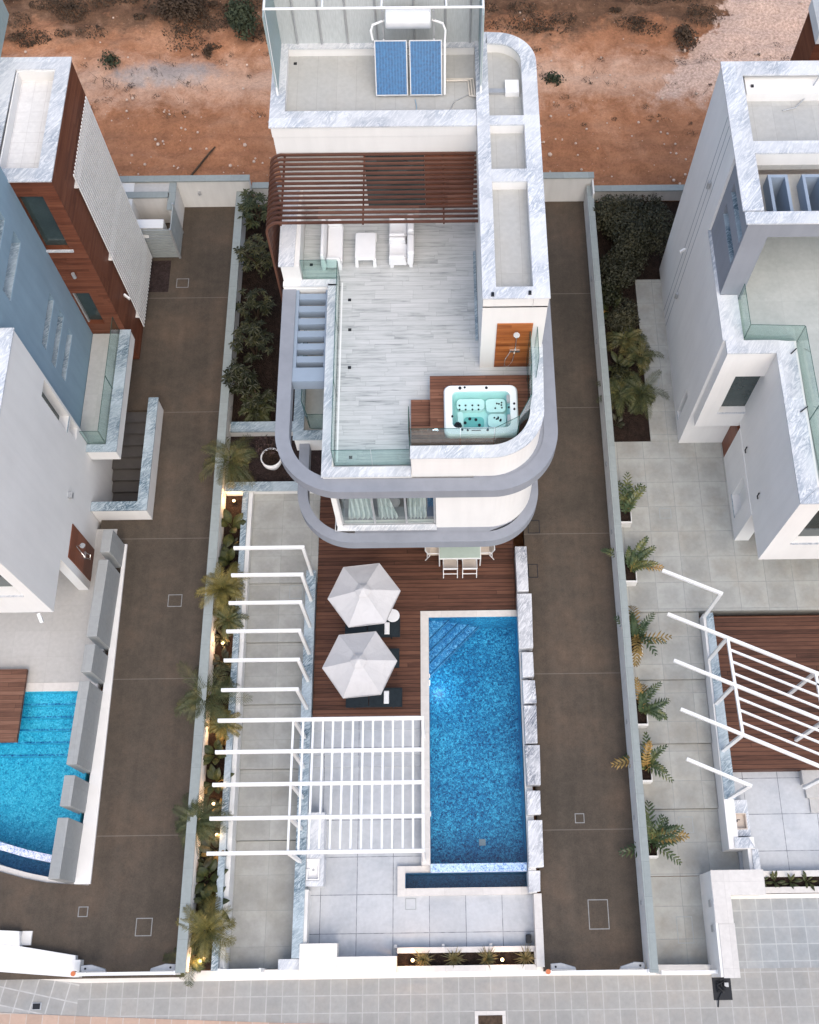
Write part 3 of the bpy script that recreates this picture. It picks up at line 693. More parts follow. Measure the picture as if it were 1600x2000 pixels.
# first floor: straight front on the left with a wide window, curved corner on the right
fl = [(-3.24, 13.02), (1.55, 13.02)] + arc(1.55, 14.42, 1.4, -90, 0, 14) + [(2.95, 26.9)]
mb = MB()
def first_wall(z0, z1, pts): mb.strip(pts, .25, 0, z0, z1)
first_wall(2.9, 6.05, [(-.12, 13.02), (1.55, 13.02)] + arc(1.55, 14.42, 1.4, -90, 0, 14) + [(2.95, 26.9)])
first_wall(5.86, 6.05, [(-3.24, 13.02), (-.125, 13.02)])
first_wall(2.9, 3.46, [(-3.24, 13.02), (-.125, 13.02)])
mb.box(-3.24, 13.02, 2.9, -3.08, 13.10, 6.0)
mb.box(-3.24, 15.6, 2.9, -3.0, 20.1, 6.3)
mb.box(-4.84, 19.95, .0, -3.0, 20.2, 6.5); mb.box(-4.84, 20.2, .0, -4.6, 26.9, 6.5); mb.box(-4.6, 26.65, 2.9, 2.7, 26.9, 6.5)
mb.build('first_floor_wall', M['white'], V)
mb = MB(); mb.box(-3.2, 13.3, 2.85, 2.7, 26.6, 2.95); mb.build('first_floor_slab', M['trav'], V)
# corner window with curtains
w = MB()
for x in (-3.06, -2.05, -1.05, -.16): w.box(x-.03, 13.10, 3.52, x+.03, 13.17, 5.86)
w.box(-3.06, 13.10, 3.47, -.13, 13.17, 3.53); w.box(-3.06, 13.10, 5.80, -.13, 13.17, 5.86)
for y in (13.9, 14.7, 15.5): w.box(-3.09, y-.03, 3.52, -3.03, y+.03, 5.86)
w.box(-3.09, 13.1, 3.47, -3.03, 15.6, 3.53)
wf = w.build('window', M['metal'], V)
mb = MB(); mb.face([(-3.03, 13.13, 3.52), (-.16, 13.13, 3.52), (-.16, 13.13, 5.82), (-3.03, 13.13, 5.82)])
mb.face([(-3.06, 13.13, 3.52), (-3.06, 13.13, 5.82), (-3.06, 15.6, 5.82), (-3.06, 15.6, 3.52)]); mb.build('pane', M['winglass'], wf)
def curtain(x0, x1, top0, top1, mat_):
    c = MB(); n = 26
    for i in range(n):
        a, b = i/n, (i+1)/n
        def P(q, z, s): 
            xx = (x0+(x1-x0)*q) if s == 0 else (top0+(top1-top0)*q)
            return (xx, 13.36+.05*math.sin(q*34), z)
        c.face([P(a, 3.0, 0), P(b, 3.0, 0), P(b, 5.85, 1), P(a, 5.85, 1)])
    c.build('curtain', mat_, V)
curtain(-2.95, -2.0, -2.7, -2.2, M['curtain']); curtain(-1.95, -1.25, -1.9, -1.7, M['curtain']); curtain(-1.0, -.42, -1.0, -.42, M['curtain']); curtain(-.40, -.18, -.40, -.18, M['curtain_b'])
mb = MB(); mb.strip([(-3.30, 12.985), (-.10, 12.985)], .10, .09, 3.462, 3.50); mb.box(-3.32, 12.90, 3.462, -3.245, 15.6, 3.50); mb.build('window_sill', M['marble'], V)
# lower lavender band (a canopy rail that runs round three sides)
lo = [(-4.45, 16.25), (-4.45, 14.35)] + arc(-2.75, 14.35, 1.70, 180, 270, 16) + [(1.40, 12.65)] + arc(1.40, 14.30, 1.65, -90, 0, 16) + [(3.05, 26.5)]
mb = MB(); mb.strip(lo, .20, .13, 2.92, 3.40)
mb.prism([(-2.7, 12.80), (1.4, 12.80), (2.3, 13.2), (2.8, 14.2), (-2.7, 14.2)], 2.93, 3.38)
mb.build('lower_band', M['lav'], V)
# upper band
up = [(-4.68, 19.95), (-4.68, 14.90)] + arc(-2.86, 14.90, 1.82, 180, 270, 18) + [(1.55, 13.08)] + arc(1.55, 14.88, 1.80, -90, 0, 18) + arc(2.15, 25.9, 1.20, 0, 90, 12)
mb = MB(); mb.strip(up, .22, .20, 6.02, 6.50)
mb.strip([(1.0, 13.085), (1.55, 13.085)] + arc(1.55, 14.88, 1.795, -90, 0, 18) + [(3.345, 25.6)], .55, .0, 6.03, 6.47); mb.build('upper_band', M['lav'], V)
mb = MB(); mb.prism([(2.9, 16.5), (3.2, 16.5), (3.2, 25.8), (2.9, 25.8)], 6.03, 6.30); mb.build('band_soffit', M['louvre'], V)
# louvre grid between band and terrace on the left
mb = MB()
mb.box(-4.46, 16.62, 5.98, -3.42, 17.10, 6.46); mb.box(-4.46, 17.1, 5.98, -4.36, 19.95, 6.44); mb.box(-3.52, 17.1, 5.98, -3.42, 19.95, 6.44)
mb.build('louvre_frame', M['louvre'], V)
for i in range(6):
    y = 17.32+i*.46; B(-4.36, y+.0, 6.08, -3.52, y+.22, 6.40).build('louvre_slat', M['louvre'], V)
# first floor balcony under the louvres
mb = MB(); mb.box(-4.55, 16.25, 2.95, -3.25, 20.0, 3.40); mb.build('balcony_floor', M['trav'], V)
mb = MB(); mb.box(-4.72, 16.05, 2.9, -4.45, 20.0, 3.72); mb.box(-4.45, 16.05, 2.9, -3.25, 16.30, 3.72); mb.build('balcony_parapet', M['white'], V)
mb = MB(); mb.box(-4.76, 16.0, 3.722, -4.41, 20.0, 3.78); mb.box(-4.41, 16.0, 3.722, -3.25, 16.34, 3.78); mb.build('balcony_cap', M['marble_b'], V)
balustrade([(-4.40, 19.9), (-4.40, 16.9), (-4.2, 16.4), (-3.26, 16.4)], 3.79, 4.75, V)
# terrace
mb = MB(); mb.prism([(-3.1, 13.55), (1.4, 13.55)] + arc(1.4, 14.95, 1.4, -90, 0, 10)[1:] + [(2.8, 23.15), (-3.1, 23.15)], 6.42, TZ); mb.build('terrace_floor', M['terrace'], V)
B(-4.25, 20.12, 6.42, -3.1, 23.15, TZ-.002).build('terrace_floor', M['terrace'], V)
mb = MB()
mb.box(-3.40, 13.32, 6.40, -3.1, 20.0, 6.64); mb.box(-3.1, 13.32, 6.40, -.80, 13.62, 6.64)
mb.strip([(-.80, 13.36), (1.45, 13.36)] + arc(1.45, 14.92, 1.56, -90, -4, 16) + [(3.06, 17.05)], .30, 0, 6.04, 7.70)
mb.box(-3.42, 13.33, 6.04, -3.12, 20.0, 6.42); mb.box(-3.42, 13.33, 6.04, -.8, 13.5, 6.42)
mb.box(-4.86, 19.98, 6.0, -3.1, 20.16, 6.64)
mb.box(-4.84, 20.165, 6.3, -4.26, 23.1, 7.42)
mb.build('parapet', M['white'], V)
mb = MB()
mb.box(-3.44, 13.28, 6.642, -3.14, 20.0, 6.69); mb.box(-3.14, 13.28, 6.642, -.82, 13.60, 6.69)
mb.box(-4.3, 19.94, 6.642, -3.14, 20.18, 6.69)
mb.strip([(-.82, 13.33), (1.45, 13.33)] + arc(1.45, 14.92, 1.59, -90, -4, 16) + [(3.10, 17.05)], .40, 0, 7.702, 7.75)
mb.prism([(-4.90, 20.12), (-4.42, 20.12), (-4.36, 23.1), (-4.90, 23.1)], 7.422, 7.48)
mb.build('parapet_cap', M['marble'], V)
B(1.16, 17.9, 6.602, 1.25, 21.2, 6.68).build('threshold', M['marble_b'], V)
balustrade([(-4.24, 20.23), (-3.07, 20.23)], 6.60, 7.62, V)
balustrade([(-3.07, 20.21), (-3.07, 18.2), (-3.07, 16.0), (-3.07, 13.68)], 6.60, 7.62, V)
balustrade([(-3.07, 13.68), (-1.95, 13.68), (-.84, 13.68)], 6.60, 7.62, V)
balustrade([(-.84, 13.80), (-.84, 14.55)], 6.7, 8.6, V)
balustrade([(-.80, 13.78), (.6, 13.78), (1.55, 13.78), (2.25, 14.15), (2.62, 14.85), (2.66, 15.8), (2.66, 16.9)], 7.10, 8.68, V)
mb = MB()
for x, y in [(-2.75, 19.45), (-2.72, 18.35), (-2.7, 17.0), (-4.0, 20.8), (-2.6, 13.95)]: mb.box(x-.05, y-.05, 6.60, x+.05, y+.05, 6.606)
mb.build('floor_drain', M['black'], V)
mb = MB(); mb.box(-3.02, 13.8, 6.60, -2.97, 20.1, 6.612); mb.build('glass_channel', M['white_paint'], V)
# stair tower with rounded back corner
tower = [(1.26, 16.95), (3.06, 16.95), (3.06, 25.5)] + arc(1.86, 25.5, 1.20, 0, 90, 12)[1:] + [(1.26, 26.7)]
mb = MB(); mb.prism(tower, 6.3, 9.86); mb.build('stair_tower_wall', M['white'], V)
B(1.5, 17.2, 9.862, 2.75, 26.4, 9.90).build('tower_roof', M['roof'], V)
ring = [(1.26, 26.7), (1.26, 16.95), (3.08, 16.95), (3.08, 25.5)] + arc(1.88, 25.5, 1.20, 0, 90, 12)[1:] + [(1.26, 26.7)]
mb = MB()
mb.box(1.26, 16.95, 9.8, 1.62, 26.7, 10.24); mb.strip([(3.07, 16.95), (3.07, 25.5)] + arc(1.87, 25.5, 1.20, 0, 90, 12)[1:] + [(1.62, 26.7)], .42, 0, 9.80, 10.24)
mb.box(1.62, 16.95, 9.8, 2.64, 17.28, 10.24); mb.box(1.62, 20.95, 9.8, 2.64, 21.36, 10.24); mb.box(1.62, 23.05, 9.8, 2.64, 23.36, 10.24)
mb.build('tower_parapet', M['white'], V)
mb = MB(); t_ = 10.242
mb.box(1.24, 17.30, t_, 1.62, 26.72, t_+.05); mb.strip([(3.10, 17.30), (3.10, 25.5)] + arc(1.90, 25.5, 1.20, 0, 90, 12)[1:] + [(1.62, 26.72)], .46, 0, t_, t_+.05)
mb.prism([(1.24, 16.92), (3.10, 16.92), (2.64, 17.30), (1.62, 17.30)], t_, t_+.05); mb.prism([(1.24, 16.92), (1.62, 17.299), (1.24, 17.299)], t_, t_+.049); mb.prism([(3.10, 16.92), (3.10, 17.299), (2.645, 17.299)], t_, t_+.049)
mb.box(1.622, 20.93, t_, 2.638, 21.38, t_+.05); mb.box(1.622, 23.03, t_, 2.638, 23.38, t_+.05)
mb.build('tower_cap', M['marble'], V)
mb = MB(); mb.box(1.7, 16.915, 6.68, 2.72, 16.945, 9.02); sp = mb.build('shower_panel', M['teak'], V)
mb = MB(); mb.tube([(2.28, 16.88, 7.55), (2.28, 16.86, 8.75), (2.26, 16.72, 8.85)], .012, 6); mb.cyl(2.25, 16.66, 8.82, 8.85, .09); mb.box(2.12, 16.84, 7.62, 2.42, 16.90, 7.72)
mb.tube([(2.14, 16.84, 7.65), (2.0, 16.74, 7.4), (1.98, 16.72, 7.1), (2.1, 16.74, 6.98), (2.22, 16.8, 7.2), (2.26, 16.82, 7.6)], .012, 6); mb.build('shower_head', M['chrome'], sp)
mb = MB(); glass_panel(mb, (2.85, 16.9), (2.85, 15.9), 7.1, 8.9); mb.build('shower_screen', [M['glass'], M['glassedge']], V)
B(2.5, 17.02, 10.292, 2.58, 17.12, 10.36).build('roof_lamp', M['black'], V); B(1.48, 16.98, 10.292, 1.56, 17.08, 10.36).build('roof_lamp', M['black'], V)
# upper room at the back
mb = MB(); mb.box(-4.86, 23.1, 6.3, 1.255, 26.7, 9.86); mb.build('upper_room_wall', M['white'], V)
B(-4.55, 23.45, 9.862, 1.25, 26.3, 9.90).build('roof', M['roof'], V)
mb = MB(); mb.box(-4.88, 23.08, 9.8, -4.50, 26.72, 10.20); mb.box(-4.5, 23.08, 9.8, 1.24, 23.62, 10.20); mb.box(-4.5, 26.2, 9.8, 1.24, 26.72, 10.20); mb.build('roof_parapet', M['white'], V)
mb = MB()
mb.prism([(-4.93, 23.05), (-4.48, 23.66), (-4.48, 26.16), (-4.93, 26.76)], t_-.04, t_+.012); mb.prism([(-4.93, 23.048), (1.236, 23.048), (1.236, 23.66), (-4.476, 23.66)], t_-.04, t_+.01); mb.prism([(-4.93, 26.762), (-4.476, 26.16), (1.236, 26.16), (1.236, 26.762)], t_-.04, t_+.01)
mb.build('roof_cap', M['marble'], V)
B(-2.2, 23.05, 6.62, -.35, 23.095, 8.95).build('sliding_door', M['darkglass'], V)
B(-.34, 23.04, 6.62, 1.2, 23.095, 8.95).build('timber_panel', M['door_wood'], V)
mb = MB()
for x, y in [(-4.3, 25.9), (-4.25, 23.85), (.85, 23.95), (2.45, 21.6)]: mb.box(x-.05, y-.05, 9.90, x+.05, y+.05, 9.91)
mb.build('roof_drain', M['black'], V)
# brown slat pergola curving down the left side
PG = MB()
PG.box(-4.64, 20.42, 9.03, -4.58, 23.05, 9.08)
pg = PG.build('slat_pergola', M['slatwood'], V)
for x in (-2.2, .2): B(x, 20.42, 9.04, x+.05, 23.05, 9.08).build('cross_bar', M['slatwood'], pg)
for i in range(15):
    y = 20.46+i*.182; mb = MB()
    pts = [(1.24, 9.12), (-4.62, 9.12)] + [(-4.62-.46*math.sin(R(a)), 9.14-.46*(1-math.cos(R(a)))) for a in range(12, 91, 13)] + [(-5.10, 3.2)]
    for k in range(len(pts)-1):
        a = Vector((pts[k][0], 0, pts[k][1])); b = Vector((pts[k+1][0], 0, pts[k+1][1])); dd = (b-a).normalized(); nn = Vector((-dd.z, 0, dd.x))*.032
        if k == 0: pa, pb = a-nn, a+nn
        if k+2 < len(pts):
            d2 = (Vector((pts[k+2][0], 0, pts[k+2][1]))-b).normalized(); n2 = ((nn+Vector((-d2.z, 0, d2.x))*.032)*.5)
        else: n2 = nn
        qa, qb = b-n2, b+n2
        y0_, y1_ = y-.034, y+.034
        P8 = [(p.x, yy, p.z) for p in (pa, pb, qb, qa) for yy in (y0_, y1_)]
        n = len(mb.v); mb.v += P8
        for f in ((0, 2, 4, 6), (7, 5, 3, 1), (0, 1, 3, 2), (2, 3, 5, 4), (4, 5, 7, 6), (6, 7, 1, 0)): mb.f.append(tuple(n+q for q in f)); mb.mi.append(0)
        pa, pb = qa, qb
    mb.build('slat', M['slatwood'], pg)
# wall lamp on the curved corner
mb = MB(); mb.box(2.96, 14.3, 5.60, 3.06, 14.42, 5.80); wlamp = mb.build('wall_lamp', M['metal'], V)
mb = MB(); mb.cyl(3.10, 14.36, 5.72, 5.82, .06, .06, 12); mb.build('bulb', M['lamp'], wlamp)

# hot tub and its platform
PF = thing('tub_platform', 'raised red-brown deck platform with one step around the hot tub', 'platform', (1.2, 15.2, TZ))
mb = MB(); mb.prism([(-.25, 13.72), (1.45, 13.72), (2.2, 14.0), (2.45, 14.32), (-.25, 14.32)], TZ, 7.06); mb.box(-.25, 15.96, TZ, 2.76, 16.40, 7.06); mb.box(-.25, 14.32, TZ, .18, 15.96, 7.06)
mb.prism([(2.31, 14.32), (2.45, 14.32), (2.68, 14.6), (2.76, 15.4), (2.76, 15.96), (2.31, 15.96)], TZ, 7.06); mb.build('deck', M['deck2'], PF)
B(-.82, 14.72, TZ, -.255, 15.72, 6.84).build('step', M['deck2'], PF)
B(-.81, 13.72, TZ, -.255, 14.715, 7.055).build('deck', M['deck2'], PF)
HT = thing('hot_tub', 'white rectangular hot tub full of pale turquoise water on the roof terrace', 'hot tub', (1.24, 15.13, 7.0))
def rr(x0, y0, x1, y1, q, n=5):
    return arc(x1-q, y0+q, q, -90, 0, n)+arc(x1-q, y1-q, q, 0, 90, n)+arc(x0+q, y1-q, q, 90, 180, n)+arc(x0+q, y0+q, q, 180, 270, n)
def ringtop(mb, outer, inner, z, zi=None, mi=0):
    n = len(outer); zi = z if zi is None else zi
    for i in range(n):
        j = (i+1) % n; mb.face([(*outer[i], z), (*outer[j], z), (*inner[j], zi), (*inner[i], zi)], mi)
o1 = rr(.16, 14.30, 2.33, 15.98, .2); ii = []
ic = [(.47, 14.57), (2.05, 15.72)]
for i, (x, y) in enumerate(rr(.40, 14.55, 2.10, 15.75, .16)):
    ii.append((x, y))
mb = MB(); ot = rr(.20, 14.34, 2.29, 15.94, .18); ringtop(mb, o1, ot, 7.20, 7.26); ringtop(mb, ot, ii, 7.26, 7.25)
mb.prism(o1, 7.05, 7.199); del mb.f[-len(o1)-2:-len(o1)]; del mb.mi[-len(o1)-2:-len(o1)]
mb.build('shell', M['tub'], HT, smooth=False)
mb = MB(); ib = rr(.50, 14.65, 2.0, 15.65, .14); ringtop(mb, ii, ib, 7.25, 6.86); mb.face([(*p, 6.86) for p in ib]); mb.build('basin', M['tubin'], HT)
mb = MB(); mb.prism(rr(1.45, 14.68, 1.98, 15.12, .12), 6.865, 7.02); mb.prism(rr(1.40, 15.18, 1.98, 15.62, .12), 6.865, 7.02); mb.prism(rr(.54, 15.25, 1.36, 15.62, .12), 6.865, 7.03); mb.prism(rr(.56, 14.68, .72, 15.2, .07), 6.865, 7.02); mb.build('moulded_seat', plain('tub_seat_bright', (.62, .76, .75), .25, .5, .03, bump=0), HT)  # seats are a lighter copy of the basin colour, painted brighter
mb = MB(); mb.prism(rr(.74, 14.72, 1.34, 15.10, .12), 6.862, 6.87); mb.build('foot_well_shade', plain('tub_footwell_shade', (.17, .45, .44), .3, .4, .1, bump=0), HT)  # flat darker slab; the depth shade of the well is painted on
mb = MB(); mb.face([(*p, 7.19) for p in ii]); mb.build('tub_water', M['tubwater'], HT)
for x, y, q in [(.64, 15.86, .05), (.78, 15.88, .035), (1.42, 15.86, .045), (.40, 14.92, .035), (.68, 14.48, .035), (.84, 14.46, .035), (1.42, 14.46, .04), (2.22, 15.32, .035), (2.22, 15.14, .035), (2.06, 15.2, .03)]:
    mb = MB(); mb.cyl(x, y, 7.25, 7.285, q, q*.85, 14); mb.build('knob', M['black'], HT)
for y in (14.82, 15.48):
    mb = MB(); mb.prism(rr(2.0, y-.13, 2.09, y+.13, .04, 3), 7.20, 7.30); mb.build('headrest', M['metal'], HT)
mb = MB()
for i in range(9):
    a = i*.7; mb.cyl(.56+.075*math.cos(a), 14.64+.06*math.sin(a), 7.19, 7.28, .05, .03, 8)
mb.build('skimmer_cover', M['black'], HT)
mb = MB()
for x in (.62, .80, 1.0, 1.18): 
    for y in (15.26, 15.40): mb.cyl(x, y, 7.031, 7.045, .03, .03, 8)
for k in range(14): mb.cyl(1.72+rnd.uniform(-.16, .2), rnd.choice((14.9, 15.4))+rnd.uniform(-.13, .13), 7.021, 7.035, .028, .028, 8)
for x, y in ((.92, 15.03), (.78, 14.9), (1.1, 15.0), (1.2, 14.82)): mb.cyl(x, y, 6.87, 6.90, .045, .045, 10)
mb.build('jet', M['black'], HT)
B(.95, 14.44, 7.262, 1.22, 14.455, 7.285).build('grab_rail', M['black'], HT)

# moulded white terrace furniture
def molded(name, label, x0, x1, y0, y1, back, arm=.13, face=1, seath=.36, backh=.74):
    t = thing(name, label, 'sofa' if name == 'sofa' else 'armchair', ((x0+x1)/2, (y0+y1)/2, TZ), None if name == 'sofa' else 'white plastic armchairs')
    z = TZ
    def leg_profile(xa, xb, ya, yb, top, topb):
        mb = MB(); e = .05
        mb.prism([(xa-e, ya-e), (xb+e, ya-e), (xb+e, yb+e), (xa-e, yb+e)], z+.16, z+top, top=[(xa, ya), (xb, ya), (xb, yb), (xa, yb)]); return mb
    bx0, bx1 = (x0, x0+back) if face > 0 else (x1-back, x1)
    sx0, sx1 = (x0+back, x1) if face > 0 else (x0, x1-back)
    mb = MB(); mb.prism([(sx0, y0+arm), (sx1, y0+arm), (sx1, y1-arm), (sx0, y1-arm)], z+.18, z+seath); mb.build('seat', M['plastic'], t, bevel=.03)
    mb = MB(); sl_ = .06*face
    mb.prism([(bx0, y0), (bx1, y0), (bx1, y1), (bx0, y1)], z+.14, z+backh, top=[(bx0+.02, y0+.05), (bx1-sl_-.02, y0+.05), (bx1-sl_-.02, y1-.05), (bx0+.02, y1-.05)]); mb.build('backrest', M['plastic'], t, bevel=.06, seg=3)
    for ya, yb in ((y0, y0+arm), (y1-arm, y1)):
        mb = MB(); mb.prism([(sx0-.02, ya), (sx1, ya), (sx1, yb), (sx0-.02, yb)], z+.14, z+.58, top=[(sx0, ya), (sx1-.06, ya), (sx1-.06, yb), (sx0, yb)])
        mb.build('armrest', M['plastic'], t, bevel=.045, seg=3)
    for ya in (y0+.02, y1-.14):
        for xa in (x0+.02, x1-.14):
            mb = MB(); mb.prism([(xa+.0, ya+.0), (xa+.12, ya+.0), (xa+.12, ya+.12), (xa, ya+.12)], z, z+.2); mb.build('leg', M['plastic'], t, bevel=.02)
    return t
molded('sofa', 'long white moulded plastic sofa by the left parapet of the roof terrace', -3.66, -2.98, 20.55, 22.15, .2)
molded('armchair', 'white moulded plastic armchair nearest the viewer on the roof terrace', -1.50, -.74, 20.62, 21.44, .2, face=-1)
molded('armchair', 'white moulded plastic armchair tucked behind the other one, half under the brown slat pergola', -1.50, -.74, 21.47, 22.25, .2, face=-1)
t = thing('coffee_table', 'low white plastic coffee table between the sofa and the armchairs', 'table', (-2.26, 21.2, TZ))
mb = MB(); mb.prism(rr(-2.58, 20.70, -1.93, 21.72, .1), TZ+.32, TZ+.42); mb.build('tabletop', M['plastic'], t, bevel=.025, seg=3)
for xa, ya in ((-2.60, 20.66), (-2.03, 20.66), (-2.60, 21.64), (-2.03, 21.64)):
    mb = MB(); mb.prism([(xa, ya), (xa+.12, ya), (xa+.12, ya+.1), (xa, ya+.1)], TZ, TZ+.33, top=[(xa+.02, ya+.03), (xa+.12, ya+.03), (xa+.12, ya+.13), (xa+.02, ya+.13)]); mb.build('leg', M['plastic'], t, bevel=.02)

# roof: mesh screen, solar water heater, duct
t = thing('roof_screen', 'tall grey mesh screen on white posts around the back of the middle roof', 'screen', (-1.6, 25.5, 10.25))
B(-4.72, 26.36, 10.25, 1.40, 26.40, 13.1).build('back_panel', M['screen'], t)
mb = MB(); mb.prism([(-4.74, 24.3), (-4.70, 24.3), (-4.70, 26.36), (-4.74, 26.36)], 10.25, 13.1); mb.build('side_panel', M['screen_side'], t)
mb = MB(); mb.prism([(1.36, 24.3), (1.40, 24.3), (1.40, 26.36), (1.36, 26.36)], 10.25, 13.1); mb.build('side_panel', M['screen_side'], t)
for x in (-4.72, 1.38):
    mb = MB(); mb.tube([(x, 24.3, 10.25), (x, 24.6, 13.1)], .035, 8); mb.build('post', M['white_paint'], t)
    mb = MB(); mb.tube([(x, 24.62, 13.08), (x, 26.38, 13.08)], .035, 8); mb.build('rail', M['white_paint'], t)
for x in (-4.2, -3.45, -2.65, -1.75, -.6, .35, 1.1):
    mb = MB(); mb.tube([(x, 26.33, 10.25), (x, 26.33, 13.1)], .03, 8); mb.build('post', M['metal'], t)
mb = MB(); mb.tube([(-4.72, 24.62, 13.1), (1.38, 24.62, 13.1)], .035, 8); mb.build('rail', M['white_paint'], t)
for x in (-3.1, -1.45, .35):
    mb = MB(); mb.tube([(x, 24.62, 13.1), (x, 26.38, 13.1)], .03, 8); mb.build('rail', M['white_paint'], t)
t = thing('solar_water_heater', 'two blue solar collector panels with a white tank behind them on the middle roof', 'solar heater', (-.8, 25, 9.9))
for x0 in (-1.78, -.74):
    a = (x0, 24.45, 10.02); pb = (x0+.94, 25.42, 11.22)
    dirv = Vector((0, pb[1]-a[1], pb[2]-a[2])); nrm = Vector((0, -dirv.z, dirv.y)).normalized()
    def slab(xa, xb, u0, u1, h0, h1, mat_, nm):
        mb = MB(); vs = []
        for h in (h0, h1):
            for xx, uu in ((xa, u0), (xb, u0), (xb, u1), (xa, u1)):
                q = Vector((xx, a[1], a[2]))+dirv*uu+nrm*h; vs.append(tuple(q))
        mb.v = vs; mb.f = [(3, 2, 1, 0), (4, 5, 6, 7), (0, 1, 5, 4), (1, 2, 6, 5), (2, 3, 7, 6), (3, 0, 4, 7)]; mb.mi = [0]*6
        return mb.build(nm, mat_, t)
    cf = slab(x0, x0+.97, 0, 1, -.09, 0, M['metal'], 'collector')
    slab(x0+.03, x0+.94, .02, .98, .002, .008, M['solar'], 'absorber').parent = t
mb = MB(); mb.tube([(-1.42, 25.72, 11.75), (-1.38, 25.72, 11.75), (-.12, 25.72, 11.75), (-.08, 25.72, 11.75)], [.25, .29, .29, .25], 24); mb.build('tank', M['tankm'], t, smooth=False)
for x in (-1.5, 0.0):
    mb = MB(); mb.beam((x, 25.5, 9.9), (x, 25.72, 12.0), .05, .05); mb.beam((x, 26.0, 9.9), (x, 25.75, 12.0), .05, .05); mb.beam((x, 24.5, 9.95), (x, 25.5, 11.2), .05, .05); mb.build('support', M['metal'], t)
mb = MB(); mb.tube([(-1.82, 25.44, 11.22), (-1.86, 25.5, 11.5), (-1.80, 25.6, 11.62), (-1.45, 25.7, 11.7)], .035, 8); mb.build('pipe', M['white_paint'], t)
mb = MB(); mb.tube([(.30, 24.5, 10.0), (.32, 25.4, 11.2), (.34, 25.5, 11.5), (.26, 25.6, 11.66), (-.05, 25.7, 11.7)], .035, 8); mb.build('pipe', M['white_paint'], t)
mb = MB()
for q in (0, .08, .16): mb.tube([(.3, 25.1+q*.3, 9.95), (1.02+q, 25.1+q*.4, 9.95), (1.06+q, 24.5, 9.95), (1.22, 24.42, 10.0)], .032, 6)
mb.build('pipe', M['pipe'], t)
mb = MB(); mb.tube([(1.1, 24.6, 9.93), (.6, 24.3, 9.92), (.45, 23.95, 9.92), (.42, 23.8, 9.92)], .014, 5); mb.tube([(.35, 23.75, 9.93), (.5, 23.80, 9.95), (.62, 23.76, 9.93)], .03, 6); mb.build('cable', M['metal'], t)
mb = MB(); mb.tube([(-.6, 24.4, 9.92), (-.55, 24.1, 9.92), (-.56, 23.85, 9.92), (-.7, 23.68, 9.95)], .014, 5); mb.build('cable', plain('blue_hose', (.25, .38, .48), .5), t)
t = thing('junction_box', 'white metal box with a ribbed duct on the stair tower roof', 'box', (2.4, 24.7, 9.9))
B(2.14, 24.48, 9.9, 2.56, 24.98, 10.08).build('box', M['white_paint'], t); B(1.62, 24.55, 9.9, 2.138, 24.72, 10.0).build('duct', M['metal'], t)

# ================================================================== MIDDLE GARDEN: pergola, furniture
def lframe(x0, x1, y, label):
    t = thing('pergola_frame', label, 'pergola', (x1, y, .28), 'single white pergola frames along the stepped path')
    B(x0, y-.045, 2.80, x1+.05, y+.045, 2.92).build('beam', M['white_paint'], t)
    B(x1-.05, y-.044, .28, x1+.05, y+.044, 2.798).build('post', M['white_paint'], t); return t
ordn = ['white post and beam frame nearest the middle villa, over the stepped path', 'second white post and beam frame from the middle villa over the stepped path', 'third white post and beam frame from the middle villa over the stepped path',
        'fourth white post and beam frame from the middle villa, left of the upper umbrella', 'fifth white post and beam frame from the middle villa, left of the lower umbrella', 'sixth white post and beam frame, the one just before the big slatted white pergola']
for i in range(6):
    lframe(-6.62-.015*i, -4.40, 12.60-.925*i, ordn[i])
t = thing('white_pergola', 'large white slatted pergola spanning from the stepped path to the pool', 'pergola', (-3, 5, .2))
for i, y in enumerate((7.04, 6.10, 5.15, 4.19, 3.22)):
    B(-6.73-.012*i, y-.05, 2.80, -.55, y+.05, 2.94).build('beam', M['white_paint'], t)
    B(-4.50, y-.049, .22, -4.40, y+.049, 2.798).build('post', M['white_paint'], t)
for k in range(14):
    x = -4.47+k*.299
    mb = MB()
    for a, b in ((7.04, 6.10), (6.10, 5.15), (5.15, 4.19), (4.19, 3.22)): mb.box(x-.03, b+.052, 2.82, x+.03, a-.052, 2.90)
    mb.build('slat', M['white_paint'], t)
for y in (7.04, 3.22): B(-.64, y-.049, .02, -.555, y+.049, 2.798).build('post', M['white_paint'], t)

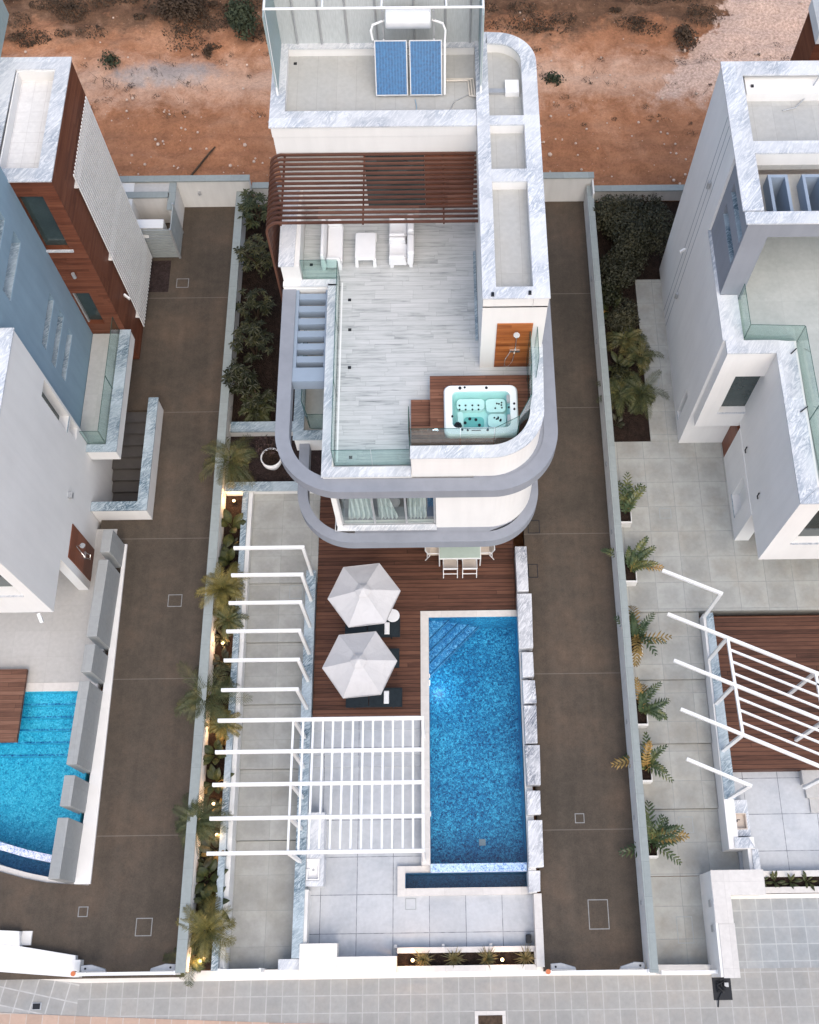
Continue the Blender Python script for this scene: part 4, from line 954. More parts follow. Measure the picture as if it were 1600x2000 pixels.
def umbrella(x, y, label, rot=R(6), first=True):
    t = thing('parasol', label, 'umbrella', (x, y, 0), 'white garden umbrellas')
    zt, ze, rr_ = 2.88, 2.38, 1.17
    mb = MB(); N = 5
    for k in range(6):
        a0 = rot+k*math.pi/3; a1 = a0+math.pi/3; mi = 0
        for i in range(N):
            r0, r1 = .10+(rr_-.10)*i/N, .10+(rr_-.10)*(i+1)/N
            def P(rad, q):
                ax = (math.cos(a0)*(1-q)+math.cos(a1)*q)*rad; ay = (math.sin(a0)*(1-q)+math.sin(a1)*q)*rad
                u_ = rad/rr_; sag = .05*math.sin(math.pi*q)*u_
                return (x+ax, y+ay, zt-(zt-ze)*(u_*.92+.08*u_*u_)-sag)
            for j in range(4): mb.face([P(r0, j/4), P(r1, j/4), P(r1, (j+1)/4), P(r0, (j+1)/4)])
        e0, e1 = (x+math.cos(a0)*rr_, y+math.sin(a0)*rr_), (x+math.cos(a1)*rr_, y+math.sin(a1)*rr_)
        mb.face([(*e0, ze), (*e1, ze), (*e1, ze-.07), (*e0, ze-.07)])
    mb.build('canopy', M['fabric'], t)
    mb = MB(); mb.lathe(x, y, [(.26, zt-.07), (.14, zt+.03), (.04, zt+.09), (.001, zt+.10)], 6); mb.build('top_vent', M['fabric'], t)
    mb = MB(); mb.cyl(x, y, .06, zt, .025); mb.build('pole', M['metal'], t)
    for k in range(6):
        a = rot+k*math.pi/3; mb = MB(); mb.tube([(x+math.cos(a)*.08, y+math.sin(a)*.08, zt-.06), (x+math.cos(a)*(rr_-.03), y+math.sin(a)*(rr_-.03), ze-.02)], .012, 5); mb.build('rib', M['metal'], t)
    mb = MB(); mb.box(x-.25, y-.25, 0, x+.25, y+.25, .06); mb.build('base', M['metal'], t, bevel=.02)
    return t
umbrella(-2.45, 11.14, 'white six-sided umbrella nearer the middle villa, over the upper sun lounger')
umbrella(-2.55, 8.86, 'white six-sided umbrella nearer the slatted pergola, over the lower sun loungers', R(5))
def lounger(x0, y0, y1, label):
    t = thing('sun_lounger', label, 'sun lounger', (x0+.9, (y0+y1)/2, 0), 'charcoal sun loungers on the deck')
    x1 = x0+1.82
    B(x0, y0, .30, x0+.74, y1, .35).build('backrest', M['charcoal'], t, bevel=.012)
    B(x0+.76, y0, .30, x1, y1, .35).build('seat', M['charcoal'], t, bevel=.012)
    mb = MB(); mb.box(x0, y0-.03, .24, x1+.02, y0-.002, .34); mb.box(x0, y1+.002, .24, x1+.02, y1+.03, .34); mb.box(x1+.001, y0, .24, x1+.02, y1, .34); mb.build('frame', M['charcoal'], t)
    for xx in (x0+.25, x1-.3):
        for yy in (y0, y1-.05): B(xx, yy, 0, xx+.05, yy+.05, .298).build('leg', M['charcoal'], t)
lounger(-3.22, 10.38, 10.98, 'charcoal sun lounger half hidden under the upper umbrella, with a folded towel')
lounger(-3.24, 9.33, 9.91, 'charcoal sun lounger almost wholly hidden under the lower umbrella, without a towel')
lounger(-3.14, 8.02, 8.58, 'charcoal sun lounger at the lower edge of the lower umbrella, with a folded towel')
def towel(x, y, label):
    mb = MB(); mb.box(x, y, .352, x+.17, y+.42, .40); mb.box(x+.01, y+.01, .401, x+.16, y+.40, .43)
    tag(mb.build('folded_towel', M['towel'], bevel=.02), label, 'towel', 'folded white towels')
towel(-1.90, 10.42, 'folded white towel on the lounger under the upper umbrella'); towel(-1.90, 8.08, 'folded white towel on the lowest sun lounger, nearest the slatted pergola')
t = thing('side_table', 'small round white side table peeking out under the upper umbrella', 'table', (-1.62, 11.05, 0))
mb = MB(); mb.lathe(-1.62, 11.05, [(.001, .46), (.22, .46), (.23, .44), (.22, .42), (.001, .42)], 24); mb.build('tabletop', M['plastic'], t)
for a in (0.4, 2.5, 4.6):
    mb = MB(); mb.tube([(-1.62+.1*math.cos(a), 11.05+.1*math.sin(a), .42), (-1.62+.2*math.cos(a), 11.05+.2*math.sin(a), 0)], .015, 6); mb.build('leg', M['plastic'], t)
t = thing('dining_table', 'glass topped white dining table half under the lower lavender band', 'table', (.67, 13.45, 0))
B(-.02, 12.98, .71, 1.36, 13.92, .735).build('tabletop', M['tabletop'], t)
mb = MB(); mb.box(-.05, 12.95, .66, 1.39, 12.99, .71); mb.box(-.05, 13.91, .66, 1.39, 13.95, .71); mb.box(-.05, 12.99, .66, -.01, 13.91, .71); mb.box(1.35, 12.99, .66, 1.39, 13.91, .71); mb.build('frame', M['white_paint'], t)
for xx in (-.05, 1.35):
    for yy in (12.95, 13.91): B(xx, yy, 0, xx+.04, yy+.04, .658).build('leg', M['white_paint'], t)
def chair(x, y, rz, label):
    t = thing('dining_chair', label, 'chair', (x, y, 0), 'white dining chairs around the table')
    c, s = math.cos(rz), math.sin(rz)
    def T(px, py, pz): return (x+px*c-py*s, y+px*s+py*c, pz)
    def tb(nm, segs, rad=.016, mat_=None):
        mb = MB()
        for q in segs: mb.tube([T(*p) for p in q], rad, 6)
        mb.build(nm, mat_ or M['white_paint'], t)
    mb = MB(); mb.face([T(-.22, -.2, .43), T(.22, -.2, .43), T(.22, .24, .43), T(-.22, .24, .43)]); mb.build('seat', M['sling'], t, solid=.012)
    mb = MB(); mb.face([T(-.22, -.2, .46), T(.22, -.2, .46), T(.22, -.34, .90), T(-.22, -.34, .90)]); mb.build('backrest', M['sling'], t, solid=.012)
    for sx in (-.24, .24):
        tb('leg', [[(sx, .24, .43), (sx, .27, 0)]]); tb('leg', [[(sx, -.2, .43), (sx, -.36, 0)]]); tb('armrest', [[(sx, .25, .43), (sx, .22, .64), (sx, -.27, .66)]])
        tb('back_frame', [[(sx, -.2, .43), (sx, -.35, .92)]])
    tb('stretcher', [[(-.24, -.29, .22), (.24, -.29, .22)], [(-.24, -.2, .43), (.24, -.2, .43)], [(-.24, -.35, .91), (.24, -.35, .91)]])
chair(.34, 12.88, 0, 'white framed dining chair at the near side of the table, left one of the two')
chair(1.0, 12.88, 0, 'white framed dining chair at the near side of the table, right one of the two')
chair(-.16, 13.42, -R(90), 'white framed dining chair at the left end of the glass table')
chair(1.50, 13.42, R(90), 'white framed dining chair at the right end of the glass table')
t = thing('outdoor_sink', 'marble counter with a white square sink at the foot of the slatted pergola', 'sink', (-4.0, 3.4, -.5))
mb = MB(); mb.box(-4.268, 3.32, -.52, -3.74, 4.7, .10); mb.box(-4.268, 2.50, -.52, -3.72, 2.66, .10); mb.box(-3.84, 2.66, -.52, -3.72, 3.32, .10); mb.box(-4.268, 2.66, -.52, -4.255, 3.32, .10); mb.build('counter', M['marble'], t)
mb = MB(); o_ = [(-4.25, 2.67), (-3.85, 2.67), (-3.85, 3.31), (-4.25, 3.31)]; i_ = [(-4.22, 2.70), (-3.88, 2.70), (-3.88, 3.28), (-4.22, 3.28)]
ringtop(mb, o_, i_, .115); ringtop(mb, i_, [(-4.18, 2.74), (-3.92, 2.74), (-3.92, 3.24), (-4.18, 3.24)], .115, -.06); mb.face([(-4.18, 2.74, -.06), (-3.92, 2.74, -.06), (-3.92, 3.24, -.06), (-4.18, 3.24, -.06)]); mb.build('basin', M['ceramic'], t)
mb = MB(); mb.cyl(-4.06, 2.99, -.058, -.05, .04); mb.build('drain', M['metal'], t)
mb = MB(); mb.tube([(-4.235, 3.0, .1), (-4.235, 3.0, .34), (-4.20, 3.0, .38), (-4.12, 3.0, .34)], .014, 6); mb.build('tap', M['chrome'], t)
# round pot with a leafless shrub
t = thing('plant_pot', 'round white pot holding a sparse purplish shrub beside the middle villa', 'plant pot', (-6.0, 17.0, -.1))
mb = MB(); mb.lathe(-6.0, 17.0, [(.24, -.1), (.36, .2), (.38, .5), (.34, .5), (.33, .44)], 28); mb.build('pot', M['plastic'], t, smooth=True)
mb = MB(); mb.lathe(-6.0, 17.0, [(.33, .45), (.001, .46)], 20); mb.build('soil', M['soil'], t)
mb = MB()
for i in range(26):
    a = rnd.uniform(0, 6.28); e = rnd.uniform(.15, .5); h = rnd.uniform(.6, 1.3)
    p0 = Vector((-6.0, 17.0, .45)); p1 = p0+Vector((math.cos(a)*e*.3, math.sin(a)*e*.3, h*.5)); p2 = p0+Vector((math.cos(a)*e, math.sin(a)*e, h)); mb.tube([p0, p1, p2], [.012, .009, .004], 4)
mb.build('branch', M['bark'], t)
mb = MB(); leaf_ball(mb, -6.0, 17.05, 1.35, .45, .4, .4, 150, .07); mb.build('leaf', mk_leaf('purple_leaf', [(.02, .012, .012), (.05, .028, .028), (.09, .055, .045)]), t)

# ================================================================== LEFT VILLA
L = thing('villa', 'left villa with brown timber tower, white vertical slats and blue-grey wall', 'house', (-14, 17, 0))
XW = -12.08
def wall_x(mb, X, y0, y1, z0, z1, holes, th=.3, side=1):        # wall in the plane x = X (outer face), holes = (ya, yb, za, zb)
    ys = sorted({y0, y1, *[h[0] for h in holes], *[h[1] for h in holes]}); zs = sorted({z0, z1, *[h[2] for h in holes], *[h[3] for h in holes]})
    for i in range(len(ys)-1):
        for j in range(len(zs)-1):
            cy, cz = (ys[i]+ys[i+1])/2, (zs[j]+zs[j+1])/2
            if any(h[0] < cy < h[1] and h[2] < cz < h[3] for h in holes): continue
            mb.box(X-th*side, ys[i], zs[j], X, ys[i+1], zs[j+1])
def wall_y(mb, Y, x0, x1, z0, z1, holes, th=.3):                # outer face towards the street at y = Y
    xs = sorted({x0, x1, *[h[0] for h in holes], *[h[1] for h in holes]}); zs = sorted({z0, z1, *[h[2] for h in holes], *[h[3] for h in holes]})
    for i in range(len(xs)-1):
        for j in range(len(zs)-1):
            cx, cz = (xs[i]+xs[i+1])/2, (zs[j]+zs[j+1])/2
            if any(h[0] < cx < h[1] and h[2] < cz < h[3] for h in holes): continue
            mb.box(xs[i], Y, zs[j], xs[i+1], Y+th, zs[j+1])
# timber tower
mb = MB(); wall_y(mb, 21.42, -12.95, -11.25, 1.2, 9.92, [(-12.5, -11.72, 6.7, 9.25), (-12.46, -11.85, 2.42, 4.3)]); mb.box(-11.55, 21.72, 0, -11.25, 26.15, 9.92); mb.box(-11.55, 21.42, 0, -11.25, 21.72, 1.2)
mb.box(-16, 25.9, 0, -11.55, 26.15, 9.92); mb.build('timber_cladding', M['cladding'], L)
B(-16, 21.73, 9.3, -11.56, 25.9, 9.55).build('tower_roof', M['roof_tile'], L)
mb = MB(); z = 9.925
mb.prism([(-11.22, 21.38), (-11.22, 26.2), (-11.66, 25.7), (-11.66, 21.86)], z, z+.05); mb.prism([(-11.222, 26.2), (-16, 26.2), (-16, 25.7), (-11.66, 25.7)], z, z+.05); mb.prism([(-11.222, 21.38), (-11.66, 21.86), (-16, 21.86), (-16, 21.38)], z, z+.05)
mb.prism([(-12.92, 21.862), (-16, 21.862), (-16, 25.698), (-12.88, 25.698)], z, z+.049)
mb.build('tower_cap', M['marble'], L)
mb = MB(); mb.box(-12.86, 21.80, 9.55, -12.82, 25.7, 9.925); mb.box(-12.82, 25.66, 9.55, -11.6, 25.7, 9.925); mb.build('parapet_lining', M['white'], L)
B(-12.55, 21.60, 6.7, -11.7, 21.66, 9.3).build('window', M['darkglass'], L); B(-12.56, 21.36, 6.62, -11.62, 21.6, 6.698).build('window_sill', M['marble'], L)
dr = B(-12.5, 21.60, 2.42, -11.8, 21.66, 4.4).build('glass_door', M['darkglass'], L); B(-12.46, 21.5, 2.4, -12.40, 21.59, 4.3).build('door_frame', M['metal'], dr)
for i in range(22):
    y = 22.62+i*.148; mb = MB(); mb.box(-11.125, y, .35, -11.095, y+.072, 8.75); mb.build('slat', M['white_paint'], L)
mb = MB(); 
for zz in (1.0, 4.5, 8.2): mb.box(-11.248, 22.6, zz, -11.127, 25.9, zz+.05)
mb.build('slat_rail', M['white_paint'], L)
mb = MB(); mb.beam((-11.2, 22.45, 2.7), (-11.0, 22.3, 2.66), .07, .12); mb.build('flood_light', M['white_paint'], L)
mb = MB(); mb.beam((-11.2, 26.0, 1.4), (-11.0, 26.05, 1.36), .08, .14); mb.build('flood_light', M['white_paint'], L)
mb = MB(); mb.cyl(-12.0, 21.34, 5.3, 5.52, .06); mb.build('wall_lamp', M['metal'], L)
# screen on the far left roof
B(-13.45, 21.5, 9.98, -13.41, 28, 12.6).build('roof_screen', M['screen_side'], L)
# blue-grey wall with three plus two horizontal slits lined with marble
XB = -12.48
slits = [(18.4, 20.3, 5.5, 5.95), (18.3, 20.3, 4.55, 5.0), (18.35, 20.2, 3.6, 4.05), (18.2, 20.3, 8.5, 9.1), (18.2, 20.2, 9.7, 10.3)]
mb = MB(); wall_x(mb, XB, 16.9, 21.42, 1.2, 11.8, slits, .35); mb.build('blue_wall', M['blue'], L)
for a, b, c, e in slits: mb = MB(); mb.box(XB-.36, a+.002, c-.0, XB-.02, b-.002, c+.03); mb.box(XB-.36, a+.002, c+.03, XB-.335, b-.002, e); mb.build('slit_sill', M['marble_b'], L)
# white block: overhanging upper storey, set-back ground floor
mb = MB()
wall_x(mb, XW, 10.5, 17.0, 2.95, 8.9, [(16.3, 16.88, 3.95, 6.3), (16.45, 16.9, 3.05, 3.75)], .35)
wall_y(mb, 10.5, -18, XW-.35, 2.95, 8.9, [(-16.5, -12.44, 4.6, 8.2)], .35)
mb.box(-18, 16.7, 2.95, XW-.35, 17.0, 8.9); mb.box(-18, 10.85, 2.9, XW-.352, 16.7, 3.1)
wall_x(mb, XW, 12.4, 17.0, -1.8, 2.949, [], .35); wall_x(mb, XW, 17.0, 21.42, -1.8, 1.3, [], .35)
mb.box(XW-.35, 12.25, 0, XW, 12.4, 2.949)
mb.box(-16, 14.4, 0, -12.3, 14.6, 2.94)
mb.build('wall', M['white'], L)
mb = MB(); mb.box(-18, 10.47, 8.902, XW+.03, 10.86, 8.95); mb.box(XW-.37, 10.86, 8.902, XW+.03, 17.03, 8.95); mb.build('parapet_cap', M['marble'], L)
B(-18, 10.85, 8.3, XW-.35, 16.7, 8.5).build('roof', M['roof_tile'], L)
B(XW-.33, 16.31, 3.96, XW-.30, 16.87, 6.29).build('window', M['darkglass'], L); B(XW-.35, 16.3, 3.90, XW+.02, 16.88, 3.949).build('window_sill', M['marble_b'], L)
B(XW-.33, 16.46, 3.06, XW-.30, 16.89, 3.74).build('window', M['darkglass'], L)
B(-16.5, 10.78, 4.6, -12.44, 10.82, 8.2).build('window', M['darkglass'], L); B(-16.5, 10.46, 4.53, -12.44, 10.78, 4.599).build('window_sill', M['marble'], L)
B(-15.8, 14.37, 0.03, -12.9, 14.395, 2.5).build('sliding_door', M['darkglass'], L)
sp = B(XW+.002, 12.55, .02, XW+.03, 13.72, 2.38).build('shower_panel', M['door_wood'], L)
mb = MB(); mb.tube([(-12.030, 13.1, 1.1), (-12.010, 13.1, 1.95), (-11.830, 13.1, 2.0)], .014, 6); mb.cyl(-11.790, 13.1, 1.96, 2.0, .09); mb.box(-12.045, 12.98, 1.02, -11.970, 13.24, 1.10); mb.tube([(-12.000, 13.2, 1.05), (-11.950, 13.28, .7), (-11.950, 13.14, .62), (-12.000, 13.04, 1.0)], .012, 6); mb.build('shower_head', M['chrome'], sp)
mb = MB(); mb.box(XW+.002, 14.35, 2.96, XW+.14, 14.55, 3.1); mb.build('wall_lamp', M['metal'], L)
mb = MB(); mb.beam((-12.5, 10.42, 3.05), (-12.38, 10.15, 2.98), .09, .14); mb.build('flood_light', M['white_paint'], L)
# side balcony
BZ = 1.8
B(-12.46, 16.8, BZ-.35, -11.2, 21.4, BZ).build('balcony_floor', M['trav'], L)
mb = MB(); mb.box(-11.40, 16.80, BZ-.42, -11.06, 21.41, BZ+.20); mb.box(XW+.01, 16.55, BZ-.42, -11.06, 16.80, BZ+.20); mb.build('balcony_parapet', M['white'], L)
mb = MB(); mb.box(-11.42, 16.80, BZ+.202, -11.03, 21.41, BZ+.25); mb.box(XW+.01, 16.52, BZ+.202, -11.03, 16.80, BZ+.25); mb.build('balcony_cap', M['marble_b'], L)
balustrade([(XW+.01, 16.85), (-11.44, 16.85)], BZ, BZ+1.12, L); balustrade([(-11.44, 16.86), (-11.44, 19.0), (-11.44, 21.38)], BZ, BZ+1.12, L)
# basement stair with marble topped walls
t = thing('basement_stair', 'dark stair down to a basement between marble topped walls beside the left villa', 'stairs', (-11, 17, -1.5))
for i in range(10): B(-12.07, 19.25-.40*(i+1), -2.4, -10.46, 19.25-.40*i, -.16*(i+1)).build('step', plain('stair_concrete', (.085, .078, .075), .9) if i == 0 else bpy.data.materials['stair_concrete'], t)
mb = MB(); mb.box(-10.45, 14.86, -2.2, -10.16, 19.24, .82); mb.box(-12.07, 14.86, -2.2, -10.45, 15.14, .82); mb.build('side_wall', M['white'], t)
mb = MB(); mb.prism([(-10.13, 14.83), (-10.13, 19.27), (-10.48, 19.27), (-10.48, 15.17)], .822, .88); mb.prism([(-10.132, 14.83), (-10.482, 15.17), (-12.07, 15.17), (-12.07, 14.83)], .822, .88); mb.build('marble_cap', M['marble_b'], t)
# left court, pool, grey blocks
struct(B(-18, 9.02, -.4, -11.35, 14.5, -.002).build('court', M['trav']))
t = thing('swimming_pool', 'turquoise pool with full-width steps and a curved front edge beside the left villa', 'pool', (-14, 6, -1.4))
front = [(-11.5, 3.44), (-12.27, 3.55), (-13.0, 3.70), (-13.9, 3.95), (-15.5, 4.55), (-17.5, 5.6)]
mb = MB(); mb.prism([(-17.5, 8.70), (-11.5, 8.70)] + front, -1.4, -1.35); mb.build('basin', M['mosaic_t'], t)
mb = MB(); mb.box(-17.5, 8.70, -1.35, -11.5, 8.72, -.005); mb.box(-11.5, 3.44, -1.35, -11.47, 8.7, -.04); mb.build('pool_wall', M['mosaic_t'], t)
for i in range(5): B(-17.5, 8.70-.38*(i+1), -1.349, -11.502, 8.70-.38*i-.002, -.28-.2*i).build('step', M['mosaic_t'], t)
for i in range(5): B(-17.5, 8.70-.38*(i+1)+.005, -.279-.2*i, -11.51, 8.70-.38*(i+1)+.065, -.274-.2*i).build('step_shade_line', M['mosaic'], t)  # added darker strips standing in for the shading at the step edges
mb = MB(); mb.strip(front, .22, .0, -1.2, -.05); mb.build('overflow_edge', M['mosaic_w'], t)
fr2 = [(p[0], p[1]-.22) for p in front]
mb = MB(); mb.strip(fr2, .45, .0, -1.2, -.9); mb.build('overflow_trough', M['mosaic_d'], t)
fr3 = [(-10.98, 2.66)]+[(p[0], p[1]-.66) for p in front[1:]]
mb = MB(); mb.strip(fr3, .24, .0, -.9, -.08); mb.box(-17.5, 8.722, -.4, -11.4, 9.015, .01); mb.build('coping', M['coping'], t)
mb = MB(); mb.face([(-17.5, 8.70, -.045), (-11.5, 8.70, -.045)]+[(p[0], p[1], -.045) for p in front]); struct(mb.build('water', M['water']))
mb = MB(); n = len(fr2); 
for i in range(n-1): mb.face([(*fr2[i], -.4), (fr2[i][0], fr2[i][1]-.45, -.4), (fr2[i+1][0], fr2[i+1][1]-.45, -.4), (*fr2[i+1], -.4)])
struct(mb.build('water', M['water']))
tag(B(-17, 7.02, .12, -13.72, 9.42, .26).build('timber_platform', M['deck3']), 'reddish timber platform overhanging the turquoise pool at the left edge', 'platform')
t = thing('block_wall', 'row of six tall grey rendered blocks between the turquoise pool and the left driveway', 'wall', (-11.2, 8, 0))
def xr(y): return -11.0-.38*(13.8-y)/11.1
for i, (ya, yb) in enumerate([(13.05, 13.86), (10.14, 12.78), (8.96, 9.87), (6.05, 8.66), (4.80, 5.72), (2.70, 4.46)]):
    mb = MB(); w_ = .33
    mb.prism([(xr(ya)-w_, ya), (xr(ya), ya), (xr(yb), yb), (xr(yb)-w_, yb)], -.5, 1.52); mb.build('block', M['greyblock'], t, bevel=.012)
mb = MB(); mb.prism([(xr(2.66)-.02, 2.66), (-10.90, 2.66), (-10.93, 13.9), (xr(13.9)-.02, 13.9)], -.4, .06); mb.build('low_wall', M['white'], t)
# yard at the back of the left driveway
t = thing('boundary_wall', 'white back wall closing the left driveway in front of the red dirt', 'wall', (-9, 28.6, 0))
mb = MB(); mb.box(-14, 28.52, -.3, -7.3, 28.75, 1.50); mb.box(-13.0, 27.3, -.3, -11.75, 28.52, 1.5); mb.box(-10.36, 27.2, -.3, -10.14, 28.52, 1.45); mb.box(-12.5, 27.75, -.3, -10.36, 27.98, 1.5); mb.build('wall', M['white2'], t)
mb = MB(); mb.box(-14, 28.49, 1.502, -7.27, 28.78, 1.56); mb.box(-10.39, 27.17, 1.452, -10.11, 28.489, 1.50); mb.box(-12.5, 27.72, 1.502, -10.392, 28.01, 1.55); mb.build('capping', M['capgrey'], t)
B(-12.5, 28.0, 1.40, -10.37, 28.51, 1.47).build('shelf', M['trav'], t)
mb = MB(); mb.cyl(-9.35, 28.46, .82, .94, .06); mb.build('wall_lamp', M['metal'], t)
t = thing('air_conditioner_cage', 'grey louvred cage around an air conditioner at the back of the left driveway', 'cage', (-10.9, 26.7, 0))
mb = MB()
for k in range(10):
    z = .06+k*.17; mb.box(-11.7, 26.02, z, -10.12, 26.06, z+.13); mb.box(-10.12, 26.02, z, -10.08, 27.25, z+.13)
mb.build('louvre', M['greymetal'], t)
mb = MB(); 
for x, y in ((-10.14, 26.0), (-11.7, 26.0), (-10.14, 27.2)): mb.box(x, y, 0, x+.07, y+.07, 1.78)
mb.build('post', M['metal'], t)
ac = thing('air_conditioner', 'white topped air conditioner unit inside the grey louvred cage', 'air conditioner', (-10.9, 26.6, 0))
B(-11.55, 26.42, .5, -10.5, 26.85, 1.35).build('case', M['white_paint'], ac, bevel=.02); mb = MB(); mb.tube([(-11.1, 26.415, .95), (-11.1, 26.39, .95)], .3, 20); mb.build('fan_grille', M['black'], ac); B(-11.5, 26.45, 0, -10.55, 26.8, .498).build('stand', M['metal'], ac)
struct(B(-11.6, 24.45, -.3, -10.45, 25.92, -.012).build('soil', M['pebble']))
# left street wall
t = thing('street_wall', 'white stepped street wall in the lower left corner of the photo', 'wall', (-13, .9, -.5))
mb = MB(); mb.prism([(-30, 4), (-30, 1.7), (-13.5, .22), (-11.02, .02), (-11.05, .62), (-12.76, .90), (-13.5, .98)], -.9, .22); mb.prism([(-13.5, .985), (-12.76, .905), (-12.82, 1.32), (-13.5, 1.36)], -.9, .24); mb.build('wall', M['white'], t)
B(-12.80, .93, -.9, -12.50, 1.33, .05).build('pillar', M['white2'], t)
B(-11.02, .02, -.9, -10.86, .5, .30).build('pillar', M['white2'], t)

# ================================================================== RIGHT LOT
t = thing('driveway_wall', 'long white garden wall with small step lights along the right driveway', 'wall', (6.08, 14, 0))
mb = MB(); mb.box(5.96, -.06, -.6, 6.14, 28.5, 1.0); mb.build('wall', M['white2'], t)
mb = MB(); mb.box(5.95, -.08, 1.002, 6.20, 9.75, 1.03); mb.box(5.95, 9.75, 1.002, 6.20, 28.5, 1.05); mb.build('capping', M['capgrey'], t)
for y in (1.8, 4.3, 7.3, 10.9, 13.9, 16.5, 19.2, 21.6, 24.4):
    B(5.93, y, .42, 5.962, y+.14, .56).build('step_light', M['metal'], t)
t = thing('boundary_wall', 'grey capped back wall behind the right driveway and right garden', 'wall', (8, 28.8, 0))
mb = MB(); mb.box(2.95, 28.62, -.3, 6.2, 28.85, 1.35); mb.box(6.2, 28.62, -.3, 14, 28.85, .55); mb.box(6.14, 27.9, 1.05, 6.2, 28.62, 1.3); mb.build('wall', M['white2'], t)
mb = MB(); mb.box(2.95, 28.59, 1.352, 6.22, 28.88, 1.40); mb.box(6.22, 28.59, .552, 14, 28.88, .60); mb.build('capping', M['capgrey'], t)
t = thing('boundary_wall', 'short back wall behind the shrubs between the left driveway and the middle villa', 'wall', (-6, 28.8, 0))
B(-7.25, 28.62, -.3, 2.95, 28.85, .95).build('wall', M['white2'], t); B(-7.27, 28.59, .952, 2.95, 28.88, 1.0).build('capping', M['capgrey'], t)
mb = MB(); ed = [17.7, 11.22, 8.9, 6.8, 4.74, 2.70]
mb.box(6.14, 11.22, -.6, 18, 17.7, -.004)
for i in range(1, 5): mb.box(6.14, ed[i+1], -.6, 8.80, ed[i]-.014, -.13*i)  # gap left below each riser so that a shadow line shows
mb.box(8.8, 2.7, -.6, 9.8, 4.71, -.52); mb.box(6.14, -.05, -.6, 8.80, 2.686, -.60+.04)
struct(mb.build('court', M['path2']))
struct(B(7.72, 24.75, -.3, 8.75, 25.26, -.051).build('soil', M['soil']))
struct(B(7.72, 17.7, -.3, 8.75, 24.75, .02).build('path', M['path2']))
struct(B(6.14, 17.7, -.3, 7.72, 28.6, -.05).build('soil', M['soil'])); struct(B(7.72, 25.26, -.3, 13, 28.6, -.052).build('soil', M['soil']))
struct(B(9.12, 5.86, -.6, 18, 11.0, .0).build('deck', M['deck']))
struct(B(9.3, 2.6, -.6, 18, 5.86, -.42).build('patio', M['patio']))
t = thing('side_steps', 'white stone steps from the right deck down to the right patio', 'steps', (12.5, 5.3, -.4))
B(11.55, 5.42, -.42, 18, 5.85, -.13).build('step', M['trav'], t); B(11.65, 5.0, -.42, 18, 5.42, -.26).build('step', M['trav'], t); B(11.75, 4.55, -.42, 18, 5.0, -.34).build('step', M['trav'], t)
t = thing('retaining_wall', 'white garden wall with a veined marble top between the right court and the right deck', 'wall', (8.9, 7, 0))
B(8.82, 3.75, -.9, 9.14, 11.0, .36).build('wall', M['white'], t)
mb = MB(); mb.prism([(8.84, 4.9), (9.2, 4.9), (9.15, 11.02), (8.92, 11.02)], .362, .41); mb.build('marble_cap', M['marble_b'], t)
mb = MB(); mb.box(8.82, 3.4, -.9, 9.62, 3.75, .36); mb.box(9.40, 2.7, -.9, 9.72, 3.4, .30); mb.build('return_wall', M['white'], t)
mb = MB(); mb.prism([(9.0, 3.42), (9.62, 3.42), (9.45, 3.74), (9.0, 3.74)], .362, .40); mb.box(9.52, 2.7, .302, 9.72, 3.38, .35); mb.build('return_cap', M['marble'], t)
t = thing('outdoor_sink', 'square sink in a marble counter against the right garden wall', 'sink', (9.35, 4.2, -.4))
mb = MB(); mb.box(9.142, 3.8, -.42, 9.60, 4.0, .16); mb.box(9.142, 4.5, -.42, 9.60, 4.9, .16); mb.box(9.52, 4.0, -.42, 9.60, 4.5, .16); mb.build('counter', M['marble'], t)
mb = MB(); ringtop(mb, [(9.15, 4.0), (9.52, 4.0), (9.52, 4.5), (9.15, 4.5)], [(9.18, 4.03), (9.49, 4.03), (9.49, 4.47), (9.18, 4.47)], .17); ringtop(mb, [(9.18, 4.03), (9.49, 4.03), (9.49, 4.47), (9.18, 4.47)], [(9.2, 4.05), (9.47, 4.05), (9.47, 4.45), (9.2, 4.45)], .17, .02); mb.face([(9.2, 4.05, .02), (9.47, 4.05, .02), (9.47, 4.45, .02), (9.2, 4.45, .02)]); mb.build('basin', plain('sink_beige', (.55, .48, .42), .4), t)
mb = MB(); mb.cyl(9.24, 4.27, .022, .03, .03); mb.tube([(9.17, 4.27, .17), (9.17, 4.27, .36), (9.25, 4.27, .36)], .015, 6); mb.build('tap', M['black'], t)
# rotated white pergola
dirx = Vector((math.cos(R(-24)), math.sin(R(-24)), 0))
def rframe(x, y, lab):
    t = thing('pergola_frame', lab, 'pergola', (x, y, .4)); p = Vector((x, y, 2.86))
    mb = MB(); mb.beam(p-dirx*1.95, p+dirx*.05, .09, .12); mb.build('beam', M['white_paint'], t)
    mb = MB(); mb.beam((x, y, .41), (x, y, 2.798), .10, .10, up=dirx); mb.build('post', M['white_paint'], t)
rframe(8.83, 10.87, 'slanting white post and beam frame at the upper corner of the right deck')
rframe(9.0, 4.93, 'slanting white post and beam frame beside the right sink')
t = thing('white_pergola', 'slanting white slatted pergola over the right wooden deck', 'pergola', (10, 8, .4))
for k, (x, y) in enumerate([(8.86, 9.42), (8.91, 7.93), (8.97, 6.42)]):
    p = Vector((x, y, 2.86)); mb = MB(); mb.beam(p-dirx*1.95, p+dirx*7, .09, .12); mb.build('beam', M['white_paint'], t)
    mb = MB(); mb.beam((x, y, .41), (x, y, 2.798), .10, .10, up=dirx); mb.build('post', M['white_paint'], t)
    q = p+dirx*2.8; mb = MB(); mb.beam((q.x, q.y, .0), (q.x, q.y, 2.798), .10, .10, up=dirx); mb.build('post', M['white_paint'], t)
